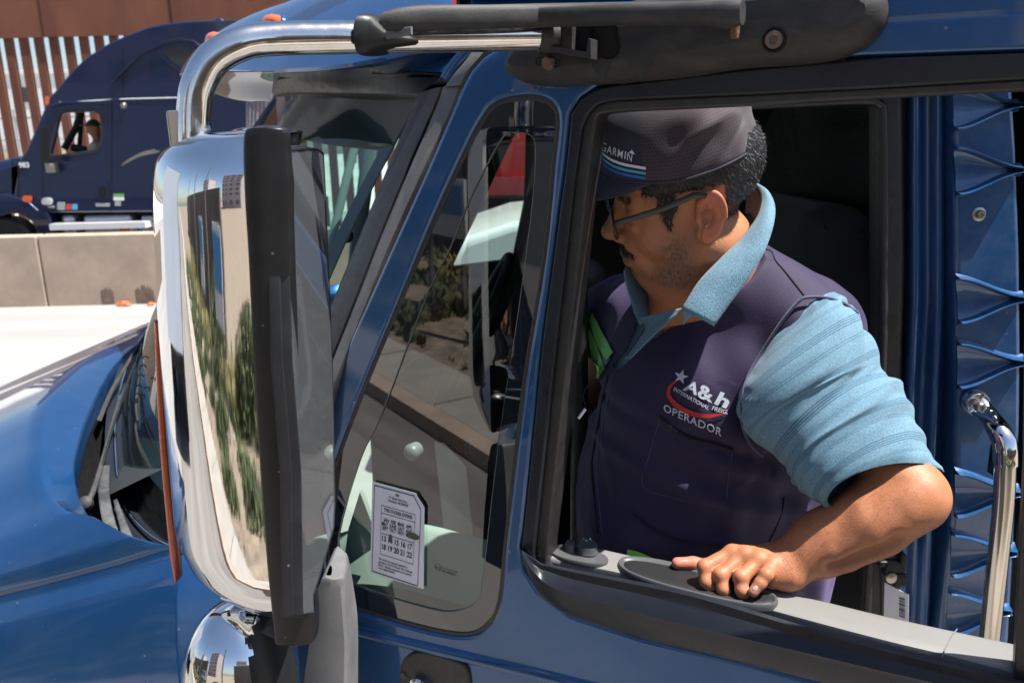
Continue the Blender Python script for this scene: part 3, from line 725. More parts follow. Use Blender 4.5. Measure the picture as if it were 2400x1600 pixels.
# ribs and lip round the tube socket
mb = MB()
def dbox(pts, o0, o1, m=0):
    A = [D.at(*D.uv(a, b, o1), o0) for a, b in pts]; B = [D.at(*D.uv(a, b, o1), o1) for a, b in pts]; n = len(pts)
    mb.add(A + B, [tuple(range(n, 2 * n)), tuple(reversed(range(n)))] + [(i, (i + 1) % n, n + (i + 1) % n, n + i) for i in range(n)], m)
dbox([(1302,60),(1341,58),(1340,117),(1302,112)], .03, .052)
dbox([(1279,106),(1302,110),(1340,116),(1374,122),(1379,90),(1384,92),(1385,138),(1370,136),(1330,130),(1300,122)], .03, .062)
dbox([(1266,62),(1301,60),(1301,110),(1296,108),(1293,72),(1268,72)], .03, .060)
mb.mesh('socket_rib', M['greyplastic'], brk, smooth=False)
tube('tube_socket', [D.hit(1262, 84, .06), D.hit(1302, 86, .045)], .0185, M['greyplastic'], brk)
v, f = lathe(D.hit(1285,147, .040), D.n, [(.0, -.01), (.0085, -.01), (.0085, .003), (.006, .006), (.001, .006)], 6); mesh('bracket_bolt', v, f, M['rust'], brk)
v, f = lathe(D.hit(1814,94, .0385), D.n, [(.0125, -.01), (.0125, .0005), (.0105, .001), (.0100, -.002), (.001, -.002)], 24); wsh = mesh('bolt_well', v, f, M['void'], brk)
v, f = lathe(D.hit(1814,94, .0385), D.n, [(.0085, -.01), (.0090, .0015), (.0085, .0030), (.0045, .0035), (.0042, .001), (.001, .001)], 24); mesh('torx_bolt', v, f, M['rust'], brk)

# mirror arm tube: from the socket out to the mirror
YM = .86
arm_pts = []
p_end = D.hit(1270, 84, .055); p_hor = WY(640, 90, .90); 
for t in (0, .2, .4, .6, .8): arm_pts.append(p_end * (1 - t) + p_hor * t)
bend = [WY(640, 92, .90), WY(565, 103, .885), WY(500, 140, .875), WY(465, 200, .87), WY(455, 260, .868), WY(455, 330, .866), WY(460, 420, .866)]
arm_pts += bend
pth = crom([tuple(p) for p in arm_pts], 6)
ma = tube('mirror_arm', pth, .0172, M['chrome_old'], T, 32)
ma['label'] = 'dull chrome tube bending down from the bracket to the mirror head'
# long grey cover bar on top of the tube, flattened at both ends
def ovalsweep(name, cs, m, parent, n=20, pw_=2.4):
    """cs: list of (centre, half height vector, half depth vector)"""
    V = []; Fc = []
    for c, a, b in cs:
        for k in range(n):
            t = 2 * math.pi * k / n; ct, st_ = math.cos(t), math.sin(t)
            V.append(c + a * (abs(st_) ** (2 / pw_)) * (1 if st_ > 0 else -1) + b * (abs(ct) ** (2 / pw_)) * (1 if ct > 0 else -1))
    for i in range(len(cs) - 1):
        for k in range(n): k2 = (k + 1) % n; Fc.append((i * n + k, i * n + k2, (i + 1) * n + k2, (i + 1) * n + k))
    Fc.append(tuple(reversed(range(n)))); Fc.append(tuple((len(cs) - 1) * n + k for k in range(n)))
    return mesh(name, V, Fc, m, parent, ang=50)
bar = [(899,54,6,.975),(908,50,20,.975),(935,47,24,.976),(985,44,28,.980),(1018,42,27,.984),(1150,40,25,1.0),(1274,37,25,1.015),(1440,33,24,1.0),(1560,32,24,.97),(1653,31,26,.945),(1700,33,32,.935),(1741,30,26,.925)]
cs = []
def tube_y(px):
    a = D.hit(1270, 84, .055); t = (px - 640) / (1270 - 640); b = WY(640, 90, .90)
    # depth along the straight run, perspective-correct enough for this short span
    best = min((abs((CAM + (b * (1 - k / 60) + a * (k / 60) - CAM)).x / ((b * (1 - k / 60) + a * (k / 60)).y) - ray(px, 84).x / ray(px, 84).y), k) for k in range(61))[1]
    return (b * (1 - best / 60) + a * (best / 60)).y
for px, py, hp, y in bar:
    y = tube_y(px) - .042 if px < 1270 else D.hit(px, py, .075).y
    c = WY(px, py, y); hh = hp / F * y * 1.0; cs.append((c, Z * hh, D.n * max(.008, hh * 1.05)))
cb = ovalsweep('cover_bar', cs, M['greyplastic'], T)
cb['label'] = 'long dusty grey plastic bar lying over the mirror arm'
# end boot where the bar clips to the tube
mb = MB()
c0 = WY(868, 84, .955); 
rows = []
for px, py, hp, y, dd in [(857,90,38,.955,.020),(866,84,43,.955,.024),(884,82,42,.957,.026),(900,80,34,.96,.024),(925,92,18,.962,.022),(980,98,8,.968,.02),(990,98,3,.968,.018)]:
    y = tube_y(px) - .012; hh = hp / F * y; rows.append((WY(px, py, y), Z * hh, D.n * dd))
ovalsweep('end_boot', rows, M['blackplastic'], cb, 20, 3.5)
v, f = plate_geo([(0, 0), (.033, .002), (.033, .010), (0, .009)], [], .004, .001)
q0 = WY(904, 92, tube_y(900) - .03)
mesh('clip', [q0 + D.ex * q.x + Z * q.y + D.n * q.z for q in v], f, M['lightgrey'], cb)
# bar hinge end: small fork and bolt
v, f = lathe(D.hit(1723,62, .048), Z, [(.004, -.012), (.005, -.006), (.005, .004), (.003, .006)], 12); mesh('hinge_bolt', v, f, M['rust'], cb)
cup_at([(1712,16),(1738,14),(1736,34),(1716,34)], .062, .002, M['void'], cb, 'hinge_slot')

# ---- chrome mirror housing
def yprof(t):            # 0 at the rim facing back, 1 at the leading edge
    return t
lv = [  # py, left px, rim px   (outline of the shell in the photo)
    (303, 520, 582), (308, 455, 577), (318, 425, 574), (335, 395, 571), (360, 370, 570), (400, 360, 571), (490, 357, 577), (600, 362, 585), (740, 367, 590),
    (900, 376, 596), (1100, 390, 611), (1250, 402, 622), (1333, 410, 630), (1370, 424, 633), (1412, 446, 637), (1440, 476, 640), (1470, 530, 643), (1492, 600, 645)]
YR, YL, YB2 = .775, .930, .990
rows = []
NP = 26
for py, lx, rx in crom(lv, 3):
    pr = WY(rx, py, YR); z = pr.z
    pl_ = WY(lx, py + 6, YL); xl = pl_.x
    for _ in range(12):                       # the widest point of the shell must reach the outline
        mn = 1e9
        for k in range(2, 24):
            a = math.pi * k / 25; cc = math.cos(a); xx = pr.x + (xl - pr.x) * math.sin(a); yy = YL - ((YL - YR) if cc > 0 else (YL - YB2)) * abs(cc) * (1 if cc > 0 else 1)
            d_ = Vector((xx, yy, z)) - CAM; mn = min(mn, 1200 + F * d_.dot(right) / d_.dot(fwd))
        xl -= (mn - lx) / F * YL * .9
    # limits of the far side: same x as rim
    row = []
    roll = float(np.interp(py, [303, 312, 325, 345, 370, 400, 430, 460, 1370, 1412, 1440, 1470, 1492], [.70, .80, .86, .91, .95, .98, .995, 1, 1, .985, .95, .87, .72]))
    for k in range(NP):
        t = k / (NP - 1)              # 0 rim near, 1 rim far
        a = math.pi * t
        # superelliptic nose
        xx = pr.x + (xl - pr.x) * (math.sin(a) if 0 < t < 1 else 0)
        cc = math.cos(a); yy = YL - ((YL - YR) * roll if cc > 0 else (YL - YB2)) * abs(cc) * (1 if cc > 0 else 1)
        row.append(Vector((xx, yy, z)))
    rows.append(row)
# close top and bottom softly
def cap_row(row, s, dz):
    c = sum((p for p in row), Vector()) / len(row); return [Vector((c.x + (p.x - c.x) * s, c.y + (p.y - c.y) * s, p.z + dz)) for p in row]
top = rows[0]; bot = rows[-1]
rows = [cap_row(top, .25, .004), cap_row(top, .7, .003), cap_row(top, .93, .0015)] + rows + [cap_row(bot, .95, -.003), cap_row(bot, .7, -.006), cap_row(bot, .2, -.007)]
hs = grid('mirror_housing', rows, M['chrome'], T, ang=70, flip=True)
hs['label'] = 'tall chrome mirror shell reflecting sky, road and buildings'
# black rim band
rim = [(300, 590, 655, 306), (303, 580, 668, 310), (309, 576, 674, 318), (322, 573, 678, 330), (350, 572, 679, 354), (400, 573, 674, 402), (490, 577, 672, 492), (600, 584, 675, 602), (830, 595, 683, 832), (1100, 611, 696, 1102), (1291, 625, 708, 1291), (1403, 636, 729, 1403), (1465, 643, 732, 1465), (1490, 645, 727, 1483), (1500, 647, 722, 1490)]
rr = []
for py, x0, x1, py1 in crom(rim, 4):
    x1 += 14 * min(1, max(0, (py - 350) / 80))
    p = WY(x0, py, YR); q = WY(x1, py1, YR - .002)
    z = p.z; x0w, x1w = p.x, q.x
    row = [Vector((x0w + .001, YR + .03, z)), Vector((x0w - .0005, YR + .002, z)), Vector((x0w + .001, YR - .005, z)), Vector((x0w + .004, YR - .0085, z)), Vector(((x0w + x1w) / 2, YR - .010, z)), Vector((x1w - .010, YR - .0095, z)), Vector((x1w - .003, YR - .007, z)), Vector((x1w, YR + .002, z)), Vector((x1w - .002, YR + .012, z)), Vector((x1w - .010, YR + .014, z))]
    rr.append(row)
def squash(row, dz, s=.6):
    c = sum((p for p in row), Vector()) / len(row); return [Vector((c.x + (p.x - c.x) * s, c.y + (p.y - c.y) * s + .006, p.z + dz)) for p in row]
rr = [squash(rr[0], .002, .1), squash(rr[0], .0018)] + rr + [squash(rr[-1], -.002), squash(rr[-1], -.0025, .1)]
rmo = grid('mirror_rim', rr, M['blackplastic'], T, ang=50)
rmo['label'] = 'thick black plastic rim down the near edge of the mirror'
# ---- mirror glass standing across the back of the shell
GA = WY(692, 700, .790); GB = WY(772, 700, .962)
G = Plane((GA.x, GA.y, 0), Vector((GB.x - GA.x, GB.y - GA.y, 0)))
gl_poly = [(676,349),(720,345),(748,350),(756,360),(763,520),(771,700),(778,900),(783,1180),(780,1240),(733,1396),(735,1440),(705,1440),(700,1100),(680,850),(668,450)]
g2 = [G.uv(*p) for p in gl_poly]
if sum(g2[i][0] * g2[(i + 1) % len(g2)][1] - g2[(i + 1) % len(g2)][0] * g2[i][1] for i in range(len(g2))) < 0: g2 = g2[::-1]
mg = plate('mirror_glass', G, inset(g2, .0025), [], .004, .0005, .001, M['mirror'], T, raw=True)
mg['label'] = 'tall mirror glass facing back, catching the sticker'
plate('glass_edge', G, g2, [inset(g2, .003)], .02, .001, .002, M['blackplastic'], mg, raw=True)
# dark casing behind the glass
plate('casing', G, inset(g2, -.002), [], .012, .002, -.006, M['blackplastic'], hs, raw=True)
# orange lens strip
lp = [(368,745),(381,752),(385,800),(396,1000),(414,1200),(425,1335),(421,1356),(413,1340),(400,1240),(382,1080),(372,900)]
rows = []
cen = [(372,748,4),(376,765,8),(379,850,9),(386,1000,9.5),(395,1120,10),(406,1240,10),(414,1310,10),(419,1345,6),(420,1356,2)]
ovalsweep('marker_lens', [(WY(a - 1, b, YL - .022), Vector((c / F * YL, -.002, 0)), Vector((.001, .010, 0))) for a, b, c in crom(cen, 4)], M['orange'], hs, 16, 2.2)
# clamp at the foot of the arm
mb = MB(); c_ = WY(432, 318, .87); mb.box(c_, (.022, .030, .05)); cl = mb.mesh('arm_clamp', M['screw'], ma, smooth=False)
md = cl.modifiers.new('b', 'BEVEL'); md.width = .003; md.segments = 3
# ---- small round mirror pod under the big one
pc = WY(585, 1640, .86); pz = (WY(585, 1415, .86) - pc).z
V = []; Fc = []; nu, nv = 40, 26
for i in range(nv + 1):
    ph = math.pi * i / nv
    for k in range(nu):
        th = 2 * math.pi * k / nu
        d_ = Vector((math.sin(ph) * math.cos(th), math.sin(ph) * math.sin(th), math.cos(ph)))
        s_ = lambda q, e: (abs(q) ** e) * (1 if q > 0 else -1)
        V.append(pc + Vector((s_(d_.x, .8) * .074 * (1 if d_.x < 0 else .75), s_(d_.y, .85) * .07, s_(d_.z, .8) * pz)))
for i in range(nv):
    for k in range(nu): Fc.append((i * nu + k, (i + 1) * nu + k, (i + 1) * nu + (k + 1) % nu, i * nu + (k + 1) % nu))
fm = [0 if (V[f[0]].x + V[f[2]].x) / 2 < pc.x + .026 else 1 for f in Fc]
pod = mesh('spot_mirror', V, Fc, None, T, mats=[M['chrome'], M['blackplastic']], fm=fm, ang=70)
pod['label'] = 'rounded chrome spot mirror pod at the bottom edge'
# neck between the two
v, f = lathe(WY(600, 1500, .86), Z, [(.03, -.03), (.032, .0), (.03, .03)]); mesh('neck', v, f, M['blackplastic'], pod)
# grey lower arm cover
secs = [(1352, 762, 812, .0), (1362, 752, 820, .0), (1400, 738, 828, 0), (1450, 731, 836, 0), (1514, 724, 844, 0), (1600, 712, 846, 0), (1750, 700, 846, 0)]
rows = []
for py, l_, r_, _ in crom([s[:3] + (0,) for s in secs], 3):
    a = WY(l_, py, .92); b = WY(l_ + (r_ - l_) * .72, py - 2, .915); c = WY(r_, py + 6, .985); b.z = a.z; c.z = a.z; d_ = Vector((a.x, 1.0, a.z))
    rows.append([a, a * .5 + b * .5 + Vector((0, -.004, 0)), b + Vector((-.002, 0, 0)), b + Vector((.002, .003, 0)), b * .5 + c * .5 + Vector((.003, 0, 0)), c, d_])
low = grid('lower_arm_cover', [[Vector((p.x * .3 + rows[0][0].x * .7, p.y * .3 + .65, p.z)) for p in rows[0]]] + rows, M['lightgrey'], T, closed=True, ang=30)
low['label'] = 'weathered grey plastic cover of the lower mirror arm'

# ---- windshield
YC = 2.4
def mirrorY(p): return Vector((p[0], 2 * YC - p[1], p[2]))
wb = [WY(*p) for p in [(560,1312,1.30),(478,1302,1.32),(400,1283,1.37),(340,1240,1.44),(300,1180,1.52),(284,1083,1.64),(283,968,1.86),(305,870,2.12),(335,800,YC)]]
wt = [WY(*p) for p in [(985,222,1.37),(930,222,1.46),(880,221,1.54),(820,219,1.64),(770,217,1.75),(720,216,1.88),(690,216,2.02),(665,217,2.2),(648,218,YC)]]
wb = crom([tuple(p) for p in wb], 4); wt = crom([tuple(p) for p in wt], 4)
NV = 12
def full(arc): return [Vector(p) for p in arc] + [mirrorY(p) for p in reversed(arc[:-1])]
FB, FT = full(wb), full(wt)
rows = []
for i in range(NV + 1):
    t = i / NV; r_ = []
    for a, b in zip(FB, FT):
        p = a * (1 - t) + b * t; bul = .035 * math.sin(math.pi * t); p = p + Vector((-bul * .8, 0, bul * .5)); r_.append(p)
    rows.append(r_)
wsrows = rows
ws = grid('windshield', rows, M['wglass'], T, ang=80, flip=True)
ws['label'] = 'dusty curved windshield of the blue truck'
# black printed border inside the glass
M['fritdot'] = mat('windshield_border', (.008, .008, .009), .5)
cen_ = Vector((0.1, YC, 2.2))
def inn(p, d): return p + (cen_ - p).normalized() * d
top = [[inn(r[j], .006) for j in range(len(rows[0]))] for r in (rows[-1], rows[-2])]
top.append([inn(rows[-2][j] * .55 + rows[-3][j] * .45, .006) for j in range(len(rows[0]))])
grid('tinted_border', top, M['fritdot'], ws, ang=80)
side = []
for i, r in enumerate(rows):
    side.append([inn(r[k], .006) for k in (0, 1, 2)])
grid('printed_border', side, M['fritdot'], ws, ang=80)
low_ = [[inn(r[j], .006) for j in range(len(r))] for r in rows[:2]]
grid('printed_border', low_, M['fritdot'], ws, ang=80)
far_p = [mirrorY(r_[2]) + Vector((.03, -.02, 0)) for r_ in wsrows]
tube('far_pillar', far_p, .06, M['interior'], T, 12)
# rubber surround: side band, top band, bottom band
si = [(985,222,1.35),(975,240,1.35),(959,276,1.35),(918,378,1.345),(847,550,1.34),(776,722,1.33),(660,1005,1.31),(560,1250,1.30),(520,1330,1.30)]
so_ = [(1041,207,1.30),(1030,240,1.30),(1005,300,1.30),(963,396,1.30),(895,560,1.29),(835,715,1.28),(720,1000,1.275),(605,1280,1.27),(570,1360,1.27)]
def ribbon(name, A, B, m, parent, lift=.010, sub=5):
    A = [WY(*p) for p in crom(A, sub)]; B = [WY(*p) for p in crom(B, sub)]; rows = []
    for t, h in [(-.02, -.03), (0, 0), (.06, lift * .8), (.25, lift), (.75, lift), (.94, lift * .8), (1, 0), (1.02, -.03)]:
        rows.append([a * (1 - t) + b * t + Vector((-.35, -1, .25)).normalized() * h for a, b in zip(A, B)])
    return grid(name, rows, m, parent, ang=40)
wsl = ribbon('windshield_surround', si, so_, M['rubber'], T)
wsl['label'] = 'thick black rubber surround of the windshield pillar'
g1_ = [(1041,206,1.29),(1030,240,1.29),(1005,300,1.29),(963,396,1.285),(895,560,1.28),(835,715,1.275),(720,1000,1.265),(605,1280,1.26)]
g2_ = [(1086,199,1.26),(1066,250,1.26),(1035,320,1.26),(993,410,1.255),(918,575,1.25),(862,715,1.245),(748,1000,1.24),(635,1280,1.24)]
gs = ribbon('weather_strip', g1_, g2_, M['seal_grey'], T, .008)
gs['label'] = 'faded grey weather strip between windshield and door'
g3 = ribbon('weather_strip', [(1115,110,1.26),(1092,145,1.26),(1062,180,1.27),(1043,207,1.28)], [(1160,100,1.24),(1125,140,1.24),(1100,170,1.245),(1084,202,1.25)], M['seal_grey'], T, .006)
tp = [(1042,182,1.33),(960,181,1.42),(880,180,1.52),(820,180,1.62),(750,180,1.75),(700,182,1.9),(660,186,2.1),(645,190,YC)]
ti = [(985,226,1.345),(930,225,1.44),(880,224,1.52),(820,222,1.62),(770,220,1.73),(720,219,1.86),(665,220,2.15),(640,222,YC)]
tb = ribbon('windshield_top_seal', ti, tp, M['rubber'], T, .008)
bi = [(640,1300,1.26),(560,1312,1.28),(478,1302,1.30),(400,1283,1.355),(340,1240,1.42),(300,1180,1.50),(284,1083,1.62),(283,968,1.84),(305,870,2.10),(335,800,YC)]
bo_ = [(660,1340,1.24),(560,1345,1.25),(470,1330,1.27),(388,1303,1.33),(322,1260,1.40),(274,1190,1.48),(254,1083,1.60),(256,968,1.82),(282,862,2.08),(318,792,YC)]
ribbon('windshield_bottom_seal', bi, bo_, M['rubber_glossy'], T, .012)
tube('seal_bead', crom([tuple(WY(*p) + Vector((-.005, -.008, .012))) for p in bi], 5), .0028, M['chrome_old'], T, 8)

# ---- hood
E_ = [(420,1298,1.215),(400,1292,1.22),(329,1274,1.25),(249,1243,1.29),(214,1217,1.33),(185,1165,1.395),(174,1102,1.47),(184,1044,1.56),(214,960,1.74),(268,858,2.05),(344,788,YC)]
O_ = [(420,1296,1.212),(380,1290,1.215),(300,1268,1.23),(214,1222,1.27),(153,1209,1.30),(111,1172,1.36),(92,1110,1.43),(90,1044,1.53),(111,940,1.72),(205,840,2.08),(318,788,YC)]
Ew = [Vector(p) for p in crom([tuple(WY(*p)) for p in E_], 4)]; Ow = [Vector(p) for p in crom([tuple(WY(*p)) for p in O_], 4)]
cols = []
for k, (e, o) in enumerate(zip(Ew, Ow)):
    nb_ = max(0, min(1, (1.9 - o.y) / .4))
    col = [e + Vector((.004, 0, -.03)), e + Vector((.001, 0, -.004)), e, e * .93 + o * .07 + Z * .002, e * .5 + o * .5 + Z * .004, e * .15 + o * .85 + Z * (.002 + .010 * nb_), o + Z * .010 * nb_]
    for d in (.03, .10, .25, .5, .9, 1.4, 2.0):
        near_ = max(0, (1.6 - o.y) / .4)
        x = o.x - d; y = YC + (o.y - YC) * (1 - .11 * d); z = o.z + (.010 if d < .05 else .004 if d < .2 else 0) * nb_ - (.37 * d + .02 * d * d) * (1 - .25 * min(1, near_))
        col.append(Vector((x, y, z)))
    cols.append(col)
# near side wall
first = cols[0]
sidecols = []
for dy, dz in [(-.075, -.62), (-.078, -.42), (-.072, -.26), (-.055, -.13), (-.034, -.055), (-.015, -.018)]:
    sidecols.append([p + Vector((0, dy, dz)) for p in first])
C2 = sidecols + cols
half = C2 + [[mirrorY(p) for p in c] for c in reversed(C2[:-1])]
hood = grid('hood', half, M['paint'], T, ang=50)
hood['label'] = 'smooth blue hood with a raised rear lip'
cs0 = [c[2] for c in sidecols] + [cols[0][2]]
grid('cowl_side', [[p + Vector((-.004 + dx_, .02 * dx_ - .001, -.10 * dx_)) for p in cs0] for dx_ in (0, .06, .12, .20)], M['paint'], hood, ang=60)
# ---- cowl under the hood lip
rows = []
for t in (0, .2, .5, .8, 1):
    rows.append([e * (1 - t) + Vector(b) * t + Vector((0, 0, -.075 * math.sin(math.pi * min(1, t + .12)) - .012)) for e, b in zip(Ew, [p for p in crom([tuple(WY(*q)) for q in bo_[1:]], 5)][:len(Ew)])])
rows += []
full_rows = [r + [mirrorY(p) for p in reversed(r[:-1])] for r in rows]
cowl = grid('cowl', full_rows, M['blackplastic'], T, ang=60)
cowl['label'] = 'dark cowl well with wiper arms under the hood lip'
M['cowlgrey'] = mat('cowl_panel_grey', (.030, .034, .037), .5, bump=.4, bscale=200, dust=.3)
def strip(name, pts, wpx, m, parent, th=.004, n=5):
    """bent bar: pts (px,py,Y), width in pixels"""
    P = [WY(*p) for p in crom(pts, n)]; ws_ = wpx if isinstance(wpx, (list, tuple)) else [wpx] * 2
    cs_ = []
    for i, p in enumerate(P):
        t = (P[min(i + 1, len(P) - 1)] - P[max(i - 1, 0)]).normalized(); vv = (CAM - p).normalized(); s_ = t.cross(vv).normalized()
        k = i / (len(P) - 1); wv = ws_[0] * (1 - k) + ws_[1] * k
        cs_.append((p, s_ * wv / F * p.y / 2, vv * th))
    return ovalsweep(name, cs_, m, parent, 12, 3)
strip('cowl_panel', [(262,1246,1.36),(250,1200,1.40),(243,1150,1.46),(246,1090,1.56)], (30, 22), M['cowlgrey'], cowl, .003)
strip('cowl_panel', [(300,1262,1.36),(284,1215,1.40),(270,1170,1.44)], (24, 10), M['cowlgrey'], cowl, .003)
w1 = strip('wiper_arm', [(205,1180,1.40),(222,1140,1.44),(246,1060,1.54),(276,950,1.72),(300,900,1.84)], (16, 7), M['greyplastic'], T, .004)
w1['label'] = 'near wiper arm lying along the cowl'
strip('wiper_blade', [(240,1090,1.50),(262,1010,1.60),(283,945,1.72),(305,880,1.86),(318,850,1.92)], (6, 5), M['blackplastic'], w1, .004)
w2 = strip('wiper_arm', [(232,985,1.72),(262,915,1.86),(300,850,2.0),(330,800,2.1),(356,760,2.2)], (12, 4), M['greyplastic'], T, .004)
w2['label'] = 'far wiper arm rising behind the mirror'
strip('wiper_blade', [(326,984,1.66),(322,950,1.72),(328,900,1.8),(340,850,1.88),(350,815,1.95)], (12, 14), M['greyplastic'], w2, .006)
for a, b in ((322,925),(326,905),(330,880),(336,858),(341,838)):
    strip('blade_claw', [(a - 8, b + 2, 1.72), (a, b - 4, 1.72), (a + 7, b + 2, 1.73)], (3, 3), M['blackplastic'], w2, .003, 3)
v, f = lathe(WY(201, 1177, 1.39), Vector((.2, -.7, .6)), [(.012, -.01), (.012, .004), (.008, .007), (.001, .008)], 16); mesh('pivot_nut', v, f, M['greyplastic'], w1)
# torn rubber flap at the hood corner
fl = strip('torn_hood_seal', [(246,1253,1.27),(270,1258,1.262),(300,1266,1.256),(330,1276,1.25),(372,1290,1.235),(400,1298,1.225)], (20, 8), M['seal_grey'], T, .006)
fl['label'] = 'torn strip of grey rubber seal on the hood corner'

# ---- sun visor over the windshield
vl = [(1010,112,1.30),(961,119,1.31),(885,137,1.33),(783,154,1.38),(700,160,1.47),(630,164,1.58),(560,165,1.72),(515,165,1.86),(470,167,2.05),(435,171,2.25),(421,174,YC)]
vm = [(1030,70,1.31),(980,70,1.33),(900,78,1.37),(790,88,1.46),(700,96,1.56),(630,104,1.68),(560,114,1.82),(515,122,1.96),(470,134,2.12),(440,150,2.30),(424,165,YC)]
vh = [(1055,20,1.36),(1010,0,1.40),(920,-5,1.48),(810,0,1.6),(720,10,1.72),(650,25,1.82),(590,40,1.94),(540,62,2.05),(490,90,2.18),(455,120,2.32),(432,150,YC)]
vt = [(1072,-40,1.46),(1040,-70,1.52),(960,-90,1.62),(860,-80,1.75),(770,-50,1.86),(700,-10,1.95),(632,15,2.04),(570,42,2.12),(522,69,2.2),(475,104,2.32),(440,140,YC)]
rows = []
L3 = [[Vector(p) for p in crom([tuple(WY(*q)) for q in a], 4)] for a in (vl, vm, vh, vt)]
inn_ = [p + Vector((.05 + .05 * min(1, (p.y - 1.3)), .012, -.004)) for p in L3[0]]
inn2 = [p + Vector((.16 + .12 * min(1, (p.y - 1.3)), .05, -.03)) for p in L3[0]]
back = [p + Vector((.45, .1, .05)) for p in L3[3]]
cols = [list(c) for c in zip(*L3)]
cols = [[Vector(p) for p in crom([tuple(q) for q in c], 5)] for c in cols]
rows = [list(r) for r in zip(*cols)]
lipr = [p + Vector((.002, 0, -.006)) for p in L3[0]]
rows = [inn2, inn_, [p + Vector((.010, .004, -.007)) for p in L3[0]], lipr] + rows + [back]
rows = [r + [mirrorY(p) for p in reversed(r[:-1])] for r in rows]
vis = grid('sun_visor', rows, M['paint'], T, ang=45)
vis['label'] = 'large blue sun visor over the windshield with orange marker lamps'
# reflective underside insert at the far left of the visor
v_ = [WY(*p) for p in [(480,212,2.0),(500,185,1.9),(560,172,1.75),(636,184,1.62),(627,236,1.72),(545,231,1.9),(498,216,2.0)]]
M['darkmirror'] = mat('polished_dark_blue', (.05, .06, .09), .05, metal=1.)
us = [[WY(*p) for p in [(430,176,2.2),(515,170,1.84),(560,170,1.71),(640,168,1.56)]], [WY(*p) for p in [(470,200,2.1),(505,192,1.95),(560,195,1.8),(640,195,1.66)]], [WY(*p) for p in [(494,214,2.05),(530,226,1.95),(570,233,1.86),(632,236,1.74)]], [WY(*p) for p in [(494,217,2.08),(530,230,1.98),(570,238,1.9),(632,240,1.78)]]]
un = grid('visor_underside', us, M['darkmirror'], vis, sub=(4, 4), ang=60)
def lamp(px, py, y, w_, h_, lab=None):
    c = WY(px, py, y); n_ = Vector((-.75, -.5, .42)).normalized(); sx = Vector((.55, -.83, 0)).normalized(); sz = n_.cross(sx).normalized()
    if sz.z < 0: sz = -sz
    V = []; Fc = []; n = 28
    prof = [(1.25, -.004), (1.18, .004), (1.05, .005), (1.0, .006), (.85, .017), (.5, .024), (.15, .026)]
    for s_, h in prof:
        for k in range(n):
            t = 2 * math.pi * k / n; V.append(c + sx * math.cos(t) * w_ * s_ + sz * math.sin(t) * h_ * s_ + n_ * h)
    for i in range(len(prof) - 1):
        for k in range(n): Fc.append((i * n + k, i * n + (k + 1) % n, (i + 1) * n + (k + 1) % n, (i + 1) * n + k))
    Fc.append(tuple((len(prof) - 1) * n + k for k in range(n)))
    fm = [1 if i < 2 * n else 0 for i in range(len(Fc))]
    o = mesh('marker_lamp', V, Fc, None, vis, mats=[M['orange'], M['paint']], fm=fm)
lamp(645, 60, 1.76, .045, .018)
lamp(508, 98, 2.12, .045, .02)
# ---- cab roof, pillars and the wall behind
rows = []
for zz, pts in [(0, [(880,168),(960,168),(1042,170)]), (1, [(898,150),(970,150),(1058,152)]), (2, [(930,120),(1000,112),(1110,112)]), (3, [(980,60),(1080,50),(1180,50)])]:
    rows.append([WY(a, b, y) for (a, b), y in zip(pts, [(1.42, 1.37, 1.30), (1.43, 1.38, 1.30), (1.46, 1.40, 1.31), (1.55, 1.45, 1.36)][zz])])
rf = grid('roof_corner', rows, M['paint'], T, sub=(4, 4), ang=60)
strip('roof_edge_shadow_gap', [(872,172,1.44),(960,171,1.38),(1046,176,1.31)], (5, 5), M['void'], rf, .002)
strip('pillar_trim', [(1046,190,1.285),(1075,145,1.27),(1115,108,1.26),(1150,95,1.26)], (34, 26), M['paint'], rf, .006)
zr = WY(1200, 60, 1.32).z
rows = []
for y, dz in [(1.30, -.10), (1.295, -.03), (1.31, .02), (1.37, .055), (1.6, .09), (YC, .12), (3.2, .09), (3.45, .05), (3.5, -.1)]:
    rows.append([Vector((x, y, zr + dz)) for x in (-.05, .2, .6, 1.0, 1.6)])
grid('roof', rows, M['paint'], T, ang=45)
P15 = YP(1.52)
fairing = MB()
a0 = P15.uv(1066, 60); a1 = P15.uv(2400, -900)
rows = []
for x, y in [(a0[0], 1.60), (a0[0] + .01, 1.53), (a0[0] + .05, 1.52), (a0[0] + .13, 1.52), (a0[0] + .14, 1.50), (a0[0] + .20, 1.50), (a0[0] + .21, 1.52), (a0[0] + .33, 1.52), (a0[0] + .34, 1.49), (a0[0] + .5, 1.49), (a0[0] + .52, 1.51), (a0[0] + 1.4, 1.51)]:
    rows.append([Vector((x, y, zr + .02)), Vector((x, y, zr + .35)), Vector((x, y + .02, zr + .9))])
fg = grid('roof_fairing', rows, M['paint'], T, ang=20)
v, f = lathe(P15.hit(1117, -2, .01), Vector((0, -1, 0)), [(.011, 0), (.012, .004), (.010, .008), (.001, .009)], 20); mesh('fairing_knob', v, f, M['lightgrey'], fg)

# ---- rear side of the cab: jamb, ridged panel, grab handle
SP = YP(1.32)
pp = [(2234,150),(2236,500),(2240,900),(2238,1099),(2226,1250),(2212,1378),(2198,1500),(2190,1640),(2352,1640),(2368,1497),(2380,1283),(2394,1000),(2396,830),(2394,600),(2386,350),(2376,180),(2372,150)]
side_p = plate('ridged_side_panel', SP, pp, [], .05, .010, 0, M['paint_old'], T)
side_p['label'] = 'dusty blue panel with pinched wave shaped ridges behind the door opening'
side2 = MB(); 
